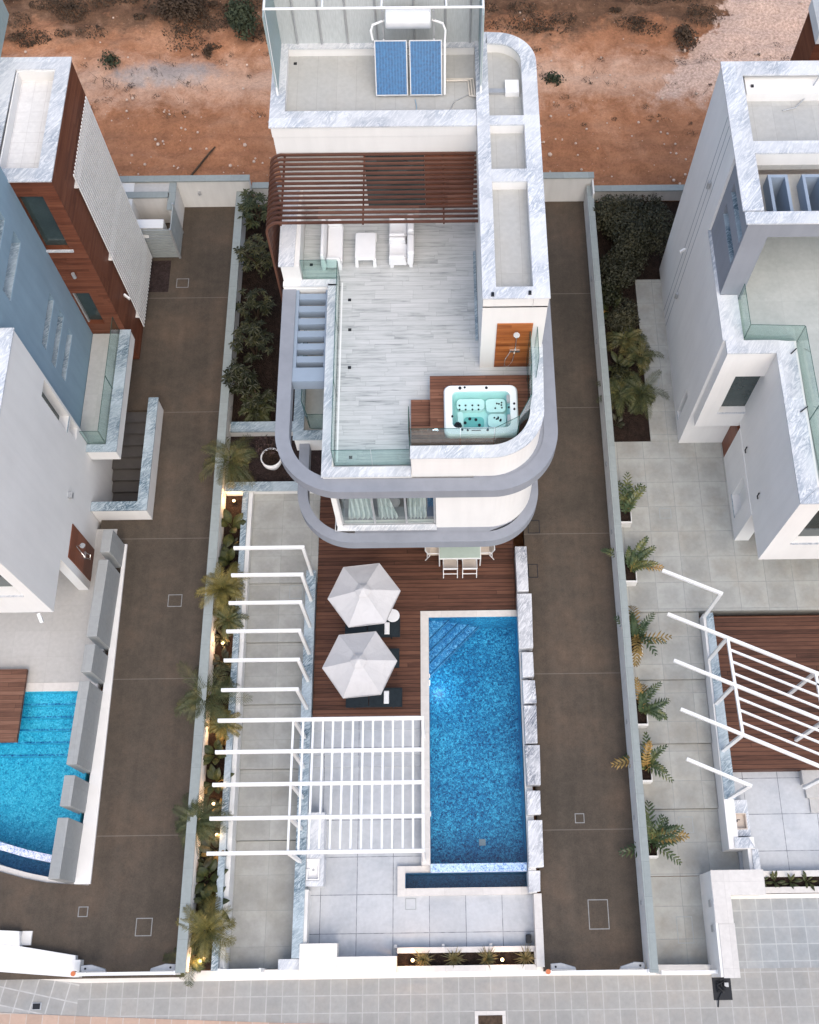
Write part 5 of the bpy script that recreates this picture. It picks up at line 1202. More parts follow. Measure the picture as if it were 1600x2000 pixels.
for x0 in (0.0, 2.8):
    a = Vector((8.86, 9.42, 2.865))+dirx*x0; b = Vector((8.97, 6.42, 2.865))+dirx*x0; mb = MB(); mb.beam(a, b, .08, .10); mb.build('cross_bar', M['white_paint'], t)
for i in range(9):
    if i in (0, 4, 8): continue
    a = Vector((8.86, 9.42, 2.87)).lerp(Vector((8.97, 6.42, 2.87)), i/8)
    mb = MB(); mb.beam(a+dirx*.04, a+dirx*7, .055, .09); mb.build('slat', M['white_paint'], t)

# right villa
RV = thing('villa', 'right white villa with marble parapets and grey roof terrace, cut by the right edge', 'house', (12, 19, 0))
XR = 8.72
mb = MB()
def wall_xl(X, y0, y1, z0, z1, holes=(), th=.3): wall_x(mb, X, y0, y1, z0, z1, list(holes), th, side=-1)
wall_xl(XR, 17.62, 21.75, 0, 6.86, [(18.4, 18.72, .35, 2.0)]); wall_xl(XR, 21.75, 25.25, 0, 10.36)
mb.box(XR+.3, 25.0, 0, 18, 25.25, 10.36)
wall_xl(XR+.1, 17.2, 17.615, 2.1, 6.86)
wall_y(mb, 17.2, XR+.402, 10.32, 2.1, 6.86, [(9.4, 10.33, 3.1, 5.45)], .3)
wall_xl(10.32, 12.2, 17.5, 2.3, 6.86); wall_y(mb, 12.2, 10.62, 18, 2.3, 6.86, [(11.0, 15, 3.75, 6.3)], .3)
mb.box(XR+.4, 17.21, 2.1, 10.8, 17.9, 2.3); mb.box(10.8, 12.5, 2.31, 18, 24, 2.5)
mb.box(XR+.3, 17.62, 0, 10.3, 17.9, 2.09)
wall_xl(10.30, 13.78, 17.0, 0, 2.299, [(14.5, 15.35, .42, 2.0)], .35); mb.box(10.651, 13.78, 0, 10.8, 14.0, 2.29)
mb.box(9.4, 24.2, 9.6, 18, 25.0, 10.2)
mb.build('wall', M['white'], RV)
B(10.30, 17.02, 0, 10.36, 17.60, 2.05).build('door', M['door_wood'], RV)
B(10.45, 14.3, .03, 18, 14.36, 2.3).build('sliding_door', M['darkglass'], RV)
B(10.56, 14.5, .36, 10.60, 15.35, 2.0).build('niche_back', M['white2'], RV); B(10.28, 14.48, .37, 10.56, 15.37, .419).build('niche_sill', M['marble_b'], RV)
B(XR-.01, 18.40, .30, XR+.25, 18.72, .348).build('niche_sill', M['marble_b'], RV); B(XR+.2, 18.4, .35, XR+.24, 18.72, 2.0).build('slit_window', M['darkglass'], RV)
wf = B(9.38, 17.42, 3.1, 10.40, 17.46, 5.5).build('window', M['darkglass'], RV); B(9.38, 17.16, 3.03, 10.318, 17.44, 3.099).build('window_sill', M['marble'], RV)
B(10.95, 12.42, 3.75, 15, 12.46, 6.3).build('window', M['darkglass'], RV); B(10.96, 12.16, 3.68, 15, 12.42, 3.749).build('window_sill', M['marble'], RV)
for y, z in ((15.9, 2.75), (13.95, 3.35)):
    mb = MB(); mb.tube([(10.28, y, z-.12), (10.24, y+.04, z), (10.28, y+.1, z+.12)], .025, 6); mb.build('wall_lamp', M['black'], RV)
for y, z in ((22.85, 7.6), (22.4, 2.2)):
    mb = MB(); mb.cyl(XR-.07, y, z, z+.28, .055); mb.build('wall_lamp', M['metal'], RV)
mb = MB(); mb.beam((XR-.01, 23.2, 4.0), (XR-.2, 23.1, 3.95), .07, .1); mb.build('flood_light', M['white_paint'], RV)
mb = MB()
for y in (23.3, 22.95, 22.6): mb.box(XR-.004, y, .0, XR+.01, y+.03, 10.2)
mb.build('wall_groove', M['lav'], RV)
# lavender box on the terrace
XL = 8.80
mb = MB(); wall_xl(XL, 19.28, 21.749, 6.9, 10.36, [(19.4, 21.3, 9.25, 9.7), (19.4, 21.3, 8.25, 8.75)], .3)
mb.box(XL+.3, 19.28, 6.63, 9.5, 19.6, 9.75); mb.box(XL+.3, 19.28, 9.75, 18, 19.62, 10.36)
mb.build('lavender_wall', M['lav'], RV)
B(XL+.02, 19.402, 9.252, XL+.28, 21.298, 9.28).build('slit_sill', M['marble_b'], RV); B(XL+.02, 19.402, 8.252, XL+.28, 21.298, 8.28).build('slit_sill', M['marble_b'], RV)
mb = MB(); mb.box(XL+.285, 19.38, 8.2, XL+.31, 21.3, 9.75); mb.build('slit_back', M['marble_b'], RV)
mb = MB(); mb.box(XR+.3, 21.75, 9.7, 18, 24.2, 9.9); mb.box(9.1, 19.62, 9.3, 9.75, 21.75, 9.5); mb.box(9.75, 19.62, 9.3, 18, 19.85, 9.5); mb.box(9.75, 21.3, 9.3, 18, 21.75, 9.5)
OP = [(9.78, 10.18), (10.78, 11.18), (11.78, 12.18), (12.78, 13.2)]
for i, (xa, xb) in enumerate(OP): mb.box(xb+.09, 19.85, 9.3, (OP[i+1][0]-.09) if i < 3 else 18, 21.3, 9.5)
mb.build('roof', M['roof'], RV)
for xa, xb in OP:
    mb = MB(); mb.box(xa-.09, 19.852, 9.0, xa, 21.298, 10.02); mb.box(xb, 19.852, 9.0, xb+.09, 21.298, 10.02); mb.box(xa, 21.2, 9.0, xb, 21.298, 10.02); mb.build('roof_light_upstand', M['louvre'], RV)
mb = MB(); z = 10.362
mb.box(XR-.04, 19.7, z, XR+.56, 25.29, z+.05); mb.box(XR+.562, 24.75, z, 18, 25.29, z+.05); mb.prism([(XR+.0, 19.24), (18, 19.24), (18, 19.66), (XR+.56, 19.66), (XR+.0, 19.66)], z, z+.05); mb.box(XR+.562, 21.75, z, 18, 22.2, z+.05)
mb.build('roof_cap', M['marble'], RV)
mb = MB(); mb.box(XR+.3, 21.76, 9.9, 18, 22.18, z-.002); mb.box(XR+.3, 22.18, 9.9, XR+.54, 24.8, z-.002); mb.build('roof_parapet', M['white'], RV)
mb = MB(); mb.box(9.55, 24.45, 9.9, 9.63, 24.53, 10.25); mb.box(12.0, 24.3, 10.2, 12.1, 24.4, 10.3); mb.build('vent_pipe', M['black'], RV)
mb = MB(); mb.tube([(10.5, 23.8, 9.93), (10.9, 23.9, 9.94), (11.3, 24.3, 10.0), (11.6, 24.7, 10.4)], .02, 5); mb.build('cable', M['metal'], RV)
B(11.9, 26.5, 9.9, 18, 28, 10.3).build('back_roof', M['white2'], RV); B(11.95, 26.6, 0, 18, 28.0, 9.899).build('back_wing', M['cladding'], RV); B(12.3, 25.0, 10.45, 12.36, 28, 12.8).build('roof_screen', M['screen'], RV)
# terrace
mb = MB(); mb.prism([(9.05, 17.45), (10.8, 17.45), (10.8, 12.5), (18, 12.5), (18, 24), (9.05, 24)], 6.5, 6.62); mb.build('terrace_floor', M['terr2'], RV)
mb = MB(); z = 6.862
mb.box(XR-.02, 17.62, z, XR+.62, 19.27, z+.05); mb.prism([(XR+.06, 17.16), (10.28, 17.16), (10.28, 17.618), (XR+.06, 17.618)], z, z+.05); mb.prism([(10.282, 12.16), (10.86, 12.66), (10.86, 17.55), (10.282, 17.618)], z, z+.05); mb.prism([(10.29, 12.158), (18, 12.158), (18, 12.66), (10.87, 12.66)], z, z+.049); mb.box(XR-.02, 19.27, z, XR+.078, 21.74, z+.05)
mb.build('terrace_cap', M['marble'], RV)
mb = MB(); mb.box(9.02, 17.63, 6.62, 9.30, 19.27, 6.86); mb.box(9.3, 17.5, 6.62, 10.95, 17.61, 6.86); mb.box(10.8, 12.5, 6.62, 10.94, 17.5, 6.86); mb.build('parapet_lining', M['white'], RV)
balustrade([(9.38, 19.2), (9.38, 17.72), (11.02, 17.66), (11.05, 15.0), (11.10, 12.75), (16, 12.75)], 6.62, 7.62, RV)
B(11.2, 19.25, 9.55, 11.7, 19.29, 9.7).build('wall_lamp', M['metal'], RV)
mb = MB(); mb.beam((10.9, 17.3, 6.92), (10.7, 17.1, 6.95), .03, .03); mb.beam((10.95, 15.3, 6.92), (10.7, 15.1, 6.95), .03, .03); mb.build('lamp_spike', M['black'], RV)

# right gate wall and bed
t = thing('gate_wall', 'cream gate wall with two letter boxes at the lower right by the street', 'wall', (8.4, 1.3, -.5))
B(8.02, -.22, -.9, 8.10, 2.72, .93).build('wall', M['white'], t); B(8.102, -.22, -.9, 8.54, 2.72, .90).build('wall', M['cream'], t); mb = MB(); mb.box(8.03, 1.24, .902, 8.56, 2.74, .95); mb.box(8.103, -.25, .902, 8.58, 1.235, .95); mb.box(8.562, 2.02, .902, 9.62, 2.74, .95); mb.build('capping', M['coping'], t); B(8.545, 2.04, -.9, 9.60, 2.72, .90).build('pillar', M['cream'], t)
for y in (1.02, 1.72): B(7.985, y, .42, 8.018, y+.2, .72).build('letter_box', M['metal'], t)
t = thing('street_planter', 'long planter of small dark plants in front of the right patio', 'planter', (11, 2.4, -.5))
mb = MB(); mb.box(9.62, 2.12, -.6, 18, 2.30, -.06); mb.box(9.62, 2.60, -.6, 18, 2.78, -.10); mb.build('trough', M['coping'], t); B(9.62, 2.30, -.6, 18, 2.60, -.2).build('soil', M['soil'], t)

# ================================================================== gates, covers, street things
def gate(x0, x1, y, z0, z1, label, closers=True, beacon=False):
    t = thing('gate', label, 'gate', ((x0+x1)/2, y, z0))
    mb = MB(); mb.box(x0, y-.045, z1-.06, x1, y+.045, z1); mb.box(x0, y-.03, z0+.04, x1, y+.03, z0+.1); mb.box(x0, y-.028, z0+.1, x0+.012, y+.028, z1-.06); mb.box(x1-.012, y-.028, z0+.1, x1, y+.028, z1-.06); mb.build('frame', M['white_paint'], t)
    mb = MB(); n = int((x1-x0)/.13)
    for i in range(n+1):
        x = x0+.03+(x1-x0-.06)*i/n; mb.box(x-.015, y-.02, z0+.1, x+.015, y+.02, z1-.06)
    mb.build('bars', M['white_paint'], t)
    for x in (x0-.05, x1): B(x, y-.05, z0-.2, x+.06, y+.06, z1+.06).build('post', M['white_paint'], t)
    if closers:
        for s_, xa in ((1, x0+.02), (-1, x1-.02)):
            mb = MB(); mb.prism([(xa, y+.06), (xa+s_*.75, y+.05), (xa+s_*.72, y+.14), (xa+s_*.3, y+.26), (xa, y+.24)], z1-.35, z1-.22); mb.build('gate_motor', M['metal'], t, bevel=.015)
            mb = MB(); mb.cyl(xa+s_*.14, y+.15, z1-.22, z1-.19, .03); mb.build('motor_lock', M['black'], t)
    if beacon:
        mb = MB(); mb.cyl(x0-.09, y+.02, z1-.1, z1+.1, .07); mb.build('beacon', M['orange'], t)
gate(-10.78, -7.95, .10, -.3, .75, 'long white driveway gate with two grey motor arms at the foot of the left driveway', True, True)
gate(-6.66, -5.5, .14, -.62, .5, 'short white gate at the foot of the stepped path left of the cream street wall', False)
gate(3.10, 5.92, -.03, -.3, .75, 'long white driveway gate with two grey motor arms at the foot of the right driveway', True, True)
gate(6.42, 8.0, -.08, -.55, .5, 'short white gate between the right driveway wall and the cream gate wall', False)
def cover(x, y, w, h, z, label, mf=None, infill=None):
    t = thing('manhole_cover', label, 'manhole cover', (x, y, z))
    mb = MB(); q = .025
    mb.box(x-w/2, y-h/2, z-.01, x+w/2, y-h/2+q, z+.006); mb.box(x-w/2, y+h/2-q, z-.01, x+w/2, y+h/2, z+.006); mb.box(x-w/2, y-h/2+q, z-.01, x-w/2+q, y+h/2-q, z+.006); mb.box(x+w/2-q, y-h/2+q, z-.01, x+w/2, y+h/2-q, z+.006)
    mb.build('frame', mf or M['covermetal'], t)
    mb = MB(); mb.box(x-w/2+q, y-h/2+q, z-.01, x+w/2-q, y+h/2-q, z+.003); mb.build('lid', infill or M['drive'], t)
cover(-9.1, 11.83, .48, .44, ZD, 'square metal framed cover in the left driveway beside the grey block wall')
cover(-11.05, 1.86, .3, .3, ZD, 'smaller square metal framed cover at the lower left driveway corner')
cover(-9.15, 1.40, .5, .52, ZD, 'large square metal framed cover near the left driveway gate')
cover(-9.92, 24.85, .48, .42, ZD, 'square metal framed cover near the grey louvred cage')
cover(4.30, 4.43, .3, .3, ZD, 'small square metal framed cover in the right driveway beside the pool')
cover(4.70, 1.58, .62, .86, ZD, 'large rectangular metal framed cover near the right driveway gate')
cover(3.02+.28, 14.4, .42, .5, ZD, 'dark framed cover in the right driveway below the curved villa corner', M['black'])
cover(3.02+.18, 12.75, .34, .5, ZD, 'dark framed cover in the right driveway beside the top marble block', M['black'])
cover(7.98, 14.85, .42, .4, -.002, 'square cover in the right court above the slanting frame', M['greymetal'], M['path2'])
cover(7.75, 4.25, .46, .5, -.518, 'square cover in the stepped right court beside the lowest planter box', M['greymetal'], M['path2'])
cover(8.06-.65, 1.12, .5, .78, -.558, 'rectangular cover in the lowest right court by the cream gate wall', M['greymetal'], M['path2'])
cover(8.05, 20.2, .36, .42, .022, 'small square cover in the slab strip along the right villa', M['greymetal'], M['path2'])
cover(-4.98, 12.12, .46, .48, -.128, 'square cover in the stepped path under the second white frame', M['greymetal'], M['path'])
cover(-1.05, 1.98, .34, .34, -.518, 'pale square cover in the patio below the pool trough', M['greymetal'], M['patio'])
t = thing('street_drain', 'dark grated drain at the bottom edge of the photo, centre', 'drain', (1.34, -1.3, -.3))
B(.86, -1.6, -.5, 1.78, -1.06, -.285).build('frame', M['coping'], t); B(.96, -1.56, -.284, 1.68, -1.18, -.276).build('grate', M['bark'], t)
t = thing('street_drain', 'small black square drain in the pavement at the lower left', 'drain', (-12.2, -.75, -.3))
B(-12.34, -.86, -.5, -12.06, -.66, -.282).build('frame', M['metal'], t); B(-12.32, -.84, -.281, -12.10, -.68, -.276).build('grate', M['black'], t)
t = thing('meter_box', 'open black meter pit with tangled cables in the pavement by the cream gate wall', 'meter box', (8.25, -.55, -.3))
B(8.02, -.86, -.5, 8.58, -.24, -.292).build('pit', M['black'], t)
mb = MB()
for i in range(7):
    a = [Vector((8.12+rnd.uniform(0, .3), -.3-rnd.uniform(0, .4), -.27+rnd.uniform(0, .1))) for _ in range(5)]; mb.tube(a, .018, 5)
mb.tube([(8.3, -.6, -.25), (8.15, -.85, -.24), (8.12, -1.05, -.27)], .02, 5); mb.build('cable', M['black'], t)
B(8.36, -.50, -.29, 8.48, -.38, -.18).build('connector', M['metal'], t)

# ================================================================== PLANTS
def frond(mb, base, az, el, length, nleaf=15, lw=.018, ll=.26, droop=1.0, curl=0.0):
    p = Vector(base); seg = 9; pts = []; e = el; a = az
    for i in range(seg+1):
        pts.append(p.copy()); p = p+Vector((math.cos(a)*math.cos(e), math.sin(a)*math.cos(e), math.sin(e)))*(length/seg); e -= droop*.16; a += curl
    for i in range(seg):
        t = (pts[i+1]-pts[i]).normalized(); s_ = t.cross(Vector((0, 0, 1))).normalized()*.010*(1-.07*i)
        mb.face([pts[i]-s_, pts[i]+s_, pts[i+1]+s_*.9, pts[i+1]-s_*.9])
    for k in range(nleaf):
        q = .14+.86*k/(nleaf-1); i = min(int(q*seg), seg-1); f = q*seg-i; c = pts[i].lerp(pts[i+1], min(f, 1)); t = (pts[i+1]-pts[i]).normalized()
        up_ = Vector((0, 0, 1)); sd_ = t.cross(up_).normalized(); nn = sd_.cross(t)
        l = ll*(math.sin(math.pi*(.12+.80*q))**.7)*rnd.uniform(.85, 1.15)
        for sg in (-1, 1):
            dv = (t*(.55+.5*q)+sd_*sg*1.0+nn*rnd.uniform(.05, .45)).normalized(); w = t*lw*rnd.uniform(.8, 1.2)
            m1 = c+dv*l*.5+nn*.012; tip = c+dv*l-Vector((0, 0, 1))*l*.22
            mb.face([c-w*.6, c+w*.6, m1+w, m1-w]); mb.face([m1-w, m1+w, tip])
def palm(x, y, z, label, n=16, length=1.0, trunk=.35, mat_='palm', seed=1, lean=(0, 0), elr=(.1, 1.2)):
    rnd.seed(seed)
    t = thing('palm', label, 'palm', (x, y, z), 'small feathery palms'); lean = (lean[0]+rnd.uniform(-.12, .12), lean[1]+rnd.uniform(-.15, .15))
    top = (x+lean[0], y+lean[1], z+trunk)
    mb = MB(); mb.tube([(x, y, z), (x+lean[0]*.5, y+lean[1]*.5, z+trunk*.55), top], [.085, .075, .06], 9); mb.build('trunk', M['bark'], t)
    mb = MB()
    for i in range(int(n*1.35)):
        frond(mb, top, i*2.4+rnd.uniform(-.3, .3), rnd.uniform(*elr), length*rnd.choice((.6, .85, 1.0, 1.2)), 25, .012, length*.30, rnd.uniform(.8, 1.3), rnd.uniform(-.04, .04))
    mb.build('crown', M[mat_], t); return t
def bleaf(mb, base, az, el, stem, ll, lw, split=False, mi=0, bend=.9):
    b = Vector(base); d0 = Vector((math.cos(az)*math.cos(el), math.sin(az)*math.cos(el), math.sin(el)))
    c = b+d0*stem; w = Vector((-math.sin(az), math.cos(az), 0))*.012
    mb.face([b-w, b+w, c+w*.7, c-w*.7], mi)
    N = 7; e = el; p = c.copy(); sp = []
    for i in range(N+1):
        sp.append(p.copy()); p = p+Vector((math.cos(az)*math.cos(e), math.sin(az)*math.cos(e), math.sin(e)))*(ll/N); e -= bend*.17
    side = Vector((-math.sin(az), math.cos(az), 0))
    for i in range(N):
        w0 = lw*math.sin(math.pi*min(1, (i/N)*.93+.05))**.8; w1 = lw*math.sin(math.pi*min(1, ((i+1)/N)*.93+.05))**.8
        t = (sp[i+1]-sp[i]); upn = side.cross(t).normalized(); lift = -abs(.22)
        for sg in (-1, 1):
            k = .0 if not split else rnd.uniform(.1, .4)*t.length
            fold = upn*(.30*lw if not split else rnd.uniform(-.1, .4)*lw)
            a0, a1 = sp[i], sp[i+1]
            if split: a1 = sp[i].lerp(sp[i+1], .86)
            o0 = a0+side*sg*w0+fold*(w0/lw)*sg*sg+(t*.35 if split else t*0); o1 = a1+side*sg*w1+fold*(w1/lw)+(t*.35 if split else t*0)
            mb.face([a0, a1, o1, o0] if sg > 0 else [a0, o0, o1, a1], mi)
def broad(x, y, z, label, n=9, ll=.5, lw=.11, stem=.35, mat_='leaf', seed=1, elr=(.6, 1.35), name='broadleaf_plant', dry=0, group='broad leaved garden plants'):
    rnd.seed(seed)
    t = thing(name, label, 'plant', (x, y, z), group)
    mb = MB()
    for i in range(n): bleaf(mb, (x+rnd.uniform(-.05, .05), y+rnd.uniform(-.05, .05), z), i*2.4+rnd.uniform(-.4, .4), rnd.uniform(*elr), stem*rnd.uniform(.6, 1.2), ll*rnd.uniform(.75, 1.2), lw*rnd.uniform(.8, 1.2))
    mb.build('leaf', M[mat_], t)
    if dry:
        mb = MB()
        for i in range(dry): bleaf(mb, (x, y, z), rnd.uniform(0, 6.28), rnd.uniform(.2, .8), stem*.8, ll*.8, lw*.7)
        mb.build('dry_leaf', M['leaf_y'], t)
    return t
# left bed beside the stepped path
palm(-7.25, 16.7, -.08, 'feathery palm beside the white pot, leaning out over the left driveway wall', 14, 1.15, .9, 'palm', 11, (-.1, 0))
palm(-7.3, 11.9, -.08, 'yellowish feathery palm left of the second white frame', 20, .95, .85, 'palm_y', 12)
palm(-7.35, 8.25, -.08, 'feathery palm with long fronds over the left driveway wall, left of the sixth white frame', 16, 1.25, .75, 'palm', 13, (-.15, 0))
palm(-7.40, 4.35, -.08, 'tall feathery palm left of the fourth beam of the slatted pergola', 17, 1.0, .8, 'palm', 14, (-.12, 0))
palm(-7.22, 1.45, -.08, 'feathery palm near the foot of the left planting bed', 15, 1.0, .6, 'palm_y', 15)
palm(-7.50, .55, -.08, 'low palm with a single long frond reaching over the left driveway gate', 6, .85, .25, 'palm', 16, (-.05, 0), (.0, .6))
palm(-7.15, 10.9, -.08, 'small feathery palm just below the yellowish one in the left bed', 10, .7, .5, 'palm', 17)
palm(-7.05, 7.45, -.08, 'small feathery palm behind the marble curb, left of the top beam of the slatted pergola', 10, .6, .4, 'palm_y', 18)
broad(-7.35, 14.5, -.08, 'dark green broad leaved plant below the topmost lit lamp of the left bed', 7, .55, .17, .25, 'leaf', 21)
broad(-7.3, 13.1, -.08, 'green broad leaved plant left of the first white frame', 7, .5, .15, .25, 'leaf', 22)
broad(-7.25, 9.6, -.08, 'brown green leafy plant left of the fifth white frame', 9, .4, .10, .25, 'leaf_g', 23, dry=3)
broad(-7.3, 6.55, -.08, 'broad leaved plant between the first two beams of the slatted pergola', 8, .5, .13, .25, 'leaf', 24, dry=1)
broad(-7.25, 5.7, -.08, 'broad leaved plant at the second beam of the slatted pergola', 8, .5, .12, .22, 'leaf', 25, dry=2)
broad(-7.1, 3.6, -.08, 'rusty tinged broad leaved plant at the lowest beam of the slatted pergola', 8, .45, .12, .25, 'leaf_g', 26, dry=3)
broad(-7.3, 2.75, -.08, 'dark broad leaved plant below the slatted pergola in the left bed', 9, .55, .14, .25, 'leaf', 27, dry=1)
broad(-7.15, 2.1, -.08, 'broad leaved plant with long pale leaves between two palms low in the left bed', 8, .6, .11, .22, 'leaf', 28, dry=2)
broad(-7.3, .95, -.08, 'dark glossy leaved plant beside the lowest garden lamp of the left bed', 8, .5, .14, .2, 'leaf_d', 29)
for i, (x, y, n_, mt, lab) in enumerate([(-7.3, 13.8, 14, 'leaf_g', 'small bushy plant between the two topmost broad leaved plants of the left bed'), (-7.1, 12.6, 12, 'leaf_y', 'small dry yellowish plant above the yellowish palm'), (-7.4, 10.5, 14, 'leaf_g', 'small bushy plant beside the lamp left of the fourth white frame'),
        (-7.1, 8.9, 14, 'leaf', 'low leafy plant behind the long-fronded palm'), (-7.1, 6.9, 12, 'leaf_y', 'small yellow dry plant below the top beam lamp'), (-7.05, 4.9, 14, 'leaf_g', 'low bushy plant by the curb at the middle beam of the slatted pergola'),
        (-7.4, 3.2, 14, 'leaf_d', 'low dark plant against the driveway wall under the lowest beam'), (-7.05, 1.75, 12, 'leaf_y', 'small rusty plant by the curb near the foot of the left bed'), (-7.1, .75, 12, 'leaf_g', 'small bushy plant by the curb above the lowest lamp')]):
    broad(x, y, -.08, lab, n_, .30, .055, .12, mt, 130+i, (.2, 1.3), dry=2 if mt != 'leaf_y' else 0)
rnd.seed(40)
# shrubs between the left driveway and the middle villa
def tree(x, y, hh, rr_, label, mat_, n, ls, z=-.06):
    t = thing('shrub', label, 'shrub', (x, y, z), 'dark garden shrubs')
    mb = MB()
    for i in range(4):
        a = rnd.uniform(0, 6.28); mb.tube([(x, y, z), (x+math.cos(a)*rr_*.2, y+math.sin(a)*rr_*.2, z+hh*.45), (x+math.cos(a)*rr_*.55, y+math.sin(a)*rr_*.55, z+hh*.8)], [.045, .03, .012], 6)
    mb.build('stem', M['bark'], t)
    mb = MB()
    for i in range(max(8, n//26)):                  # rosettes of long leaves, as on an umbrella tree
        while True:
            a, b, c = rnd.uniform(-1, 1), rnd.uniform(-1, 1), rnd.uniform(-.7, 1)
            if a*a+b*b+c*c < 1: break
        cx, cy, cz = x+a*rr_, y+b*rr_, z+hh*.62+c*hh*.38
        k0 = rnd.uniform(0, 6.28); nl = rnd.randint(6, 9)
        for q in range(nl):
            az = k0+q*6.28/nl; el = rnd.uniform(-.5, .45); l = ls*rnd.uniform(.7, 1.25); w = l*.19
            dv = Vector((math.cos(az)*math.cos(el), math.sin(az)*math.cos(el), math.sin(el))); sd_ = Vector((-math.sin(az), math.cos(az), 0))*w
            p = Vector((cx, cy, cz)); mb.face([p, p+dv*l*.5+sd_, p+dv*l-Vector((0, 0, l*.2)), p+dv*l*.5-sd_])
    mb.build('crown', mat_, t); return t
tree(-7.05, 27.5, 1.9, .75, 'leafy bright shrub in the corner by the white back wall of the left driveway', M['leaf'], 1300, .22)
tree(-6.95, 25.4, 1.7, .75, 'dark shrub beside the upper end of the brown slat screen', M['leaf_d'], 1300, .21)
tree(-6.9, 23.2, 1.5, .7, 'dark leafy shrub by the middle of the brown slat screen', M['leaf_d'], 1000, .21)
tree(-6.85, 21.5, 1.8, .8, 'leafy shrub by the lower end of the brown slat screen', M['leaf_d'], 1400, .21)
tree(-7.2, 19.9, 1.9, .62, 'round leafy shrub bulging over the left driveway wall', M['leaf_d'], 1500, .22)
tree(-6.55, 19.2, 1.2, .6, 'low dark shrub above the marble topped cross wall', M['leaf_d'], 700, .2)
palm(-6.6, 19.15, -.06, 'dusky palm just above the marble cross wall behind the white pot', 9, .8, .3, 'palm', 41)
# right garden
rnd.seed(50)
bush('shrub', 'broad grey-green shrub in the top corner of the right garden', 7.0, 27.1, 1.15, 1.5, M['leaf_g'], 4200, .10, 'dark garden shrubs', 'shrub', -.05)
bush('shrub', 'tall grey-green shrub against the right villa wall', 7.95, 25.9, 1.2, 2.1, M['leaf_g'], 4600, .10, 'dark garden shrubs', 'shrub', -.05)
bush('shrub', 'grey-green shrub in the middle of the right garden', 6.95, 24.9, 1.1, 1.4, M['leaf_g'], 3800, .10, 'dark garden shrubs', 'shrub', -.05)
tree(6.7, 27.9, .8, .45, 'small olive shrub in front of the back wall of the right garden', M['leaf'], 400, .22)
bush('shrub', 'shrub behind the tall one in the right garden corner', 8.3, 27.6, 1.0, 1.4, M['leaf_g'], 3000, .10, 'dark garden shrubs', 'shrub', -.05)
broad(6.65, 23.3, -.05, 'yellow green leafy plant by the right driveway wall below the big shrubs', 9, .5, .12, .25, 'leaf', 51, dry=2)
palm(7.0, 22.0, -.05, 'dark feathery palm in the right garden below the grey-green shrubs', 13, .8, .3, 'palm', 52)
broad(6.8, 20.7, -.05, 'green broad leaved plant halfway down the right garden', 9, .5, .12, .25, 'leaf', 53)
palm(7.45, 21.2, -.05, 'feathery palm with a frond over the slab strip beside the right villa', 11, .8, .35, 'palm', 54)
palm(6.75, 19.3, -.05, 'feathery palm at the lower end of the right garden beside the driveway wall', 14, .85, .5, 'palm', 55)
palm(7.35, 19.5, -.05, 'olive feathery palm with a frond arching to the right villa wall', 12, .95, .35, 'palm', 56)
broad(6.5, 18.4, -.05, 'small leafy plant by the right driveway wall near the court', 6, .3, .08, .2, 'leaf_g', 57)
rnd.seed(58)
bush('shrub', 'dark low shrub below the yellow green leafy plant of the right garden', 7.15, 22.9, .85, .9, M['leaf_g'], 2600, .10, 'dark garden shrubs', 'shrub', -.05)
bush('shrub', 'dark low shrub beside the lower palms of the right garden', 6.95, 20.2, .6, .7, M['leaf_d'], 1600, .10, 'dark garden shrubs', 'shrub', -.05)
bush('shrub', 'dark shrub close to the right driveway wall, just below the big shrubs', 6.6, 23.9, .6, .8, M['leaf_d'], 1600, .10, 'dark garden shrubs', 'shrub', -.05)
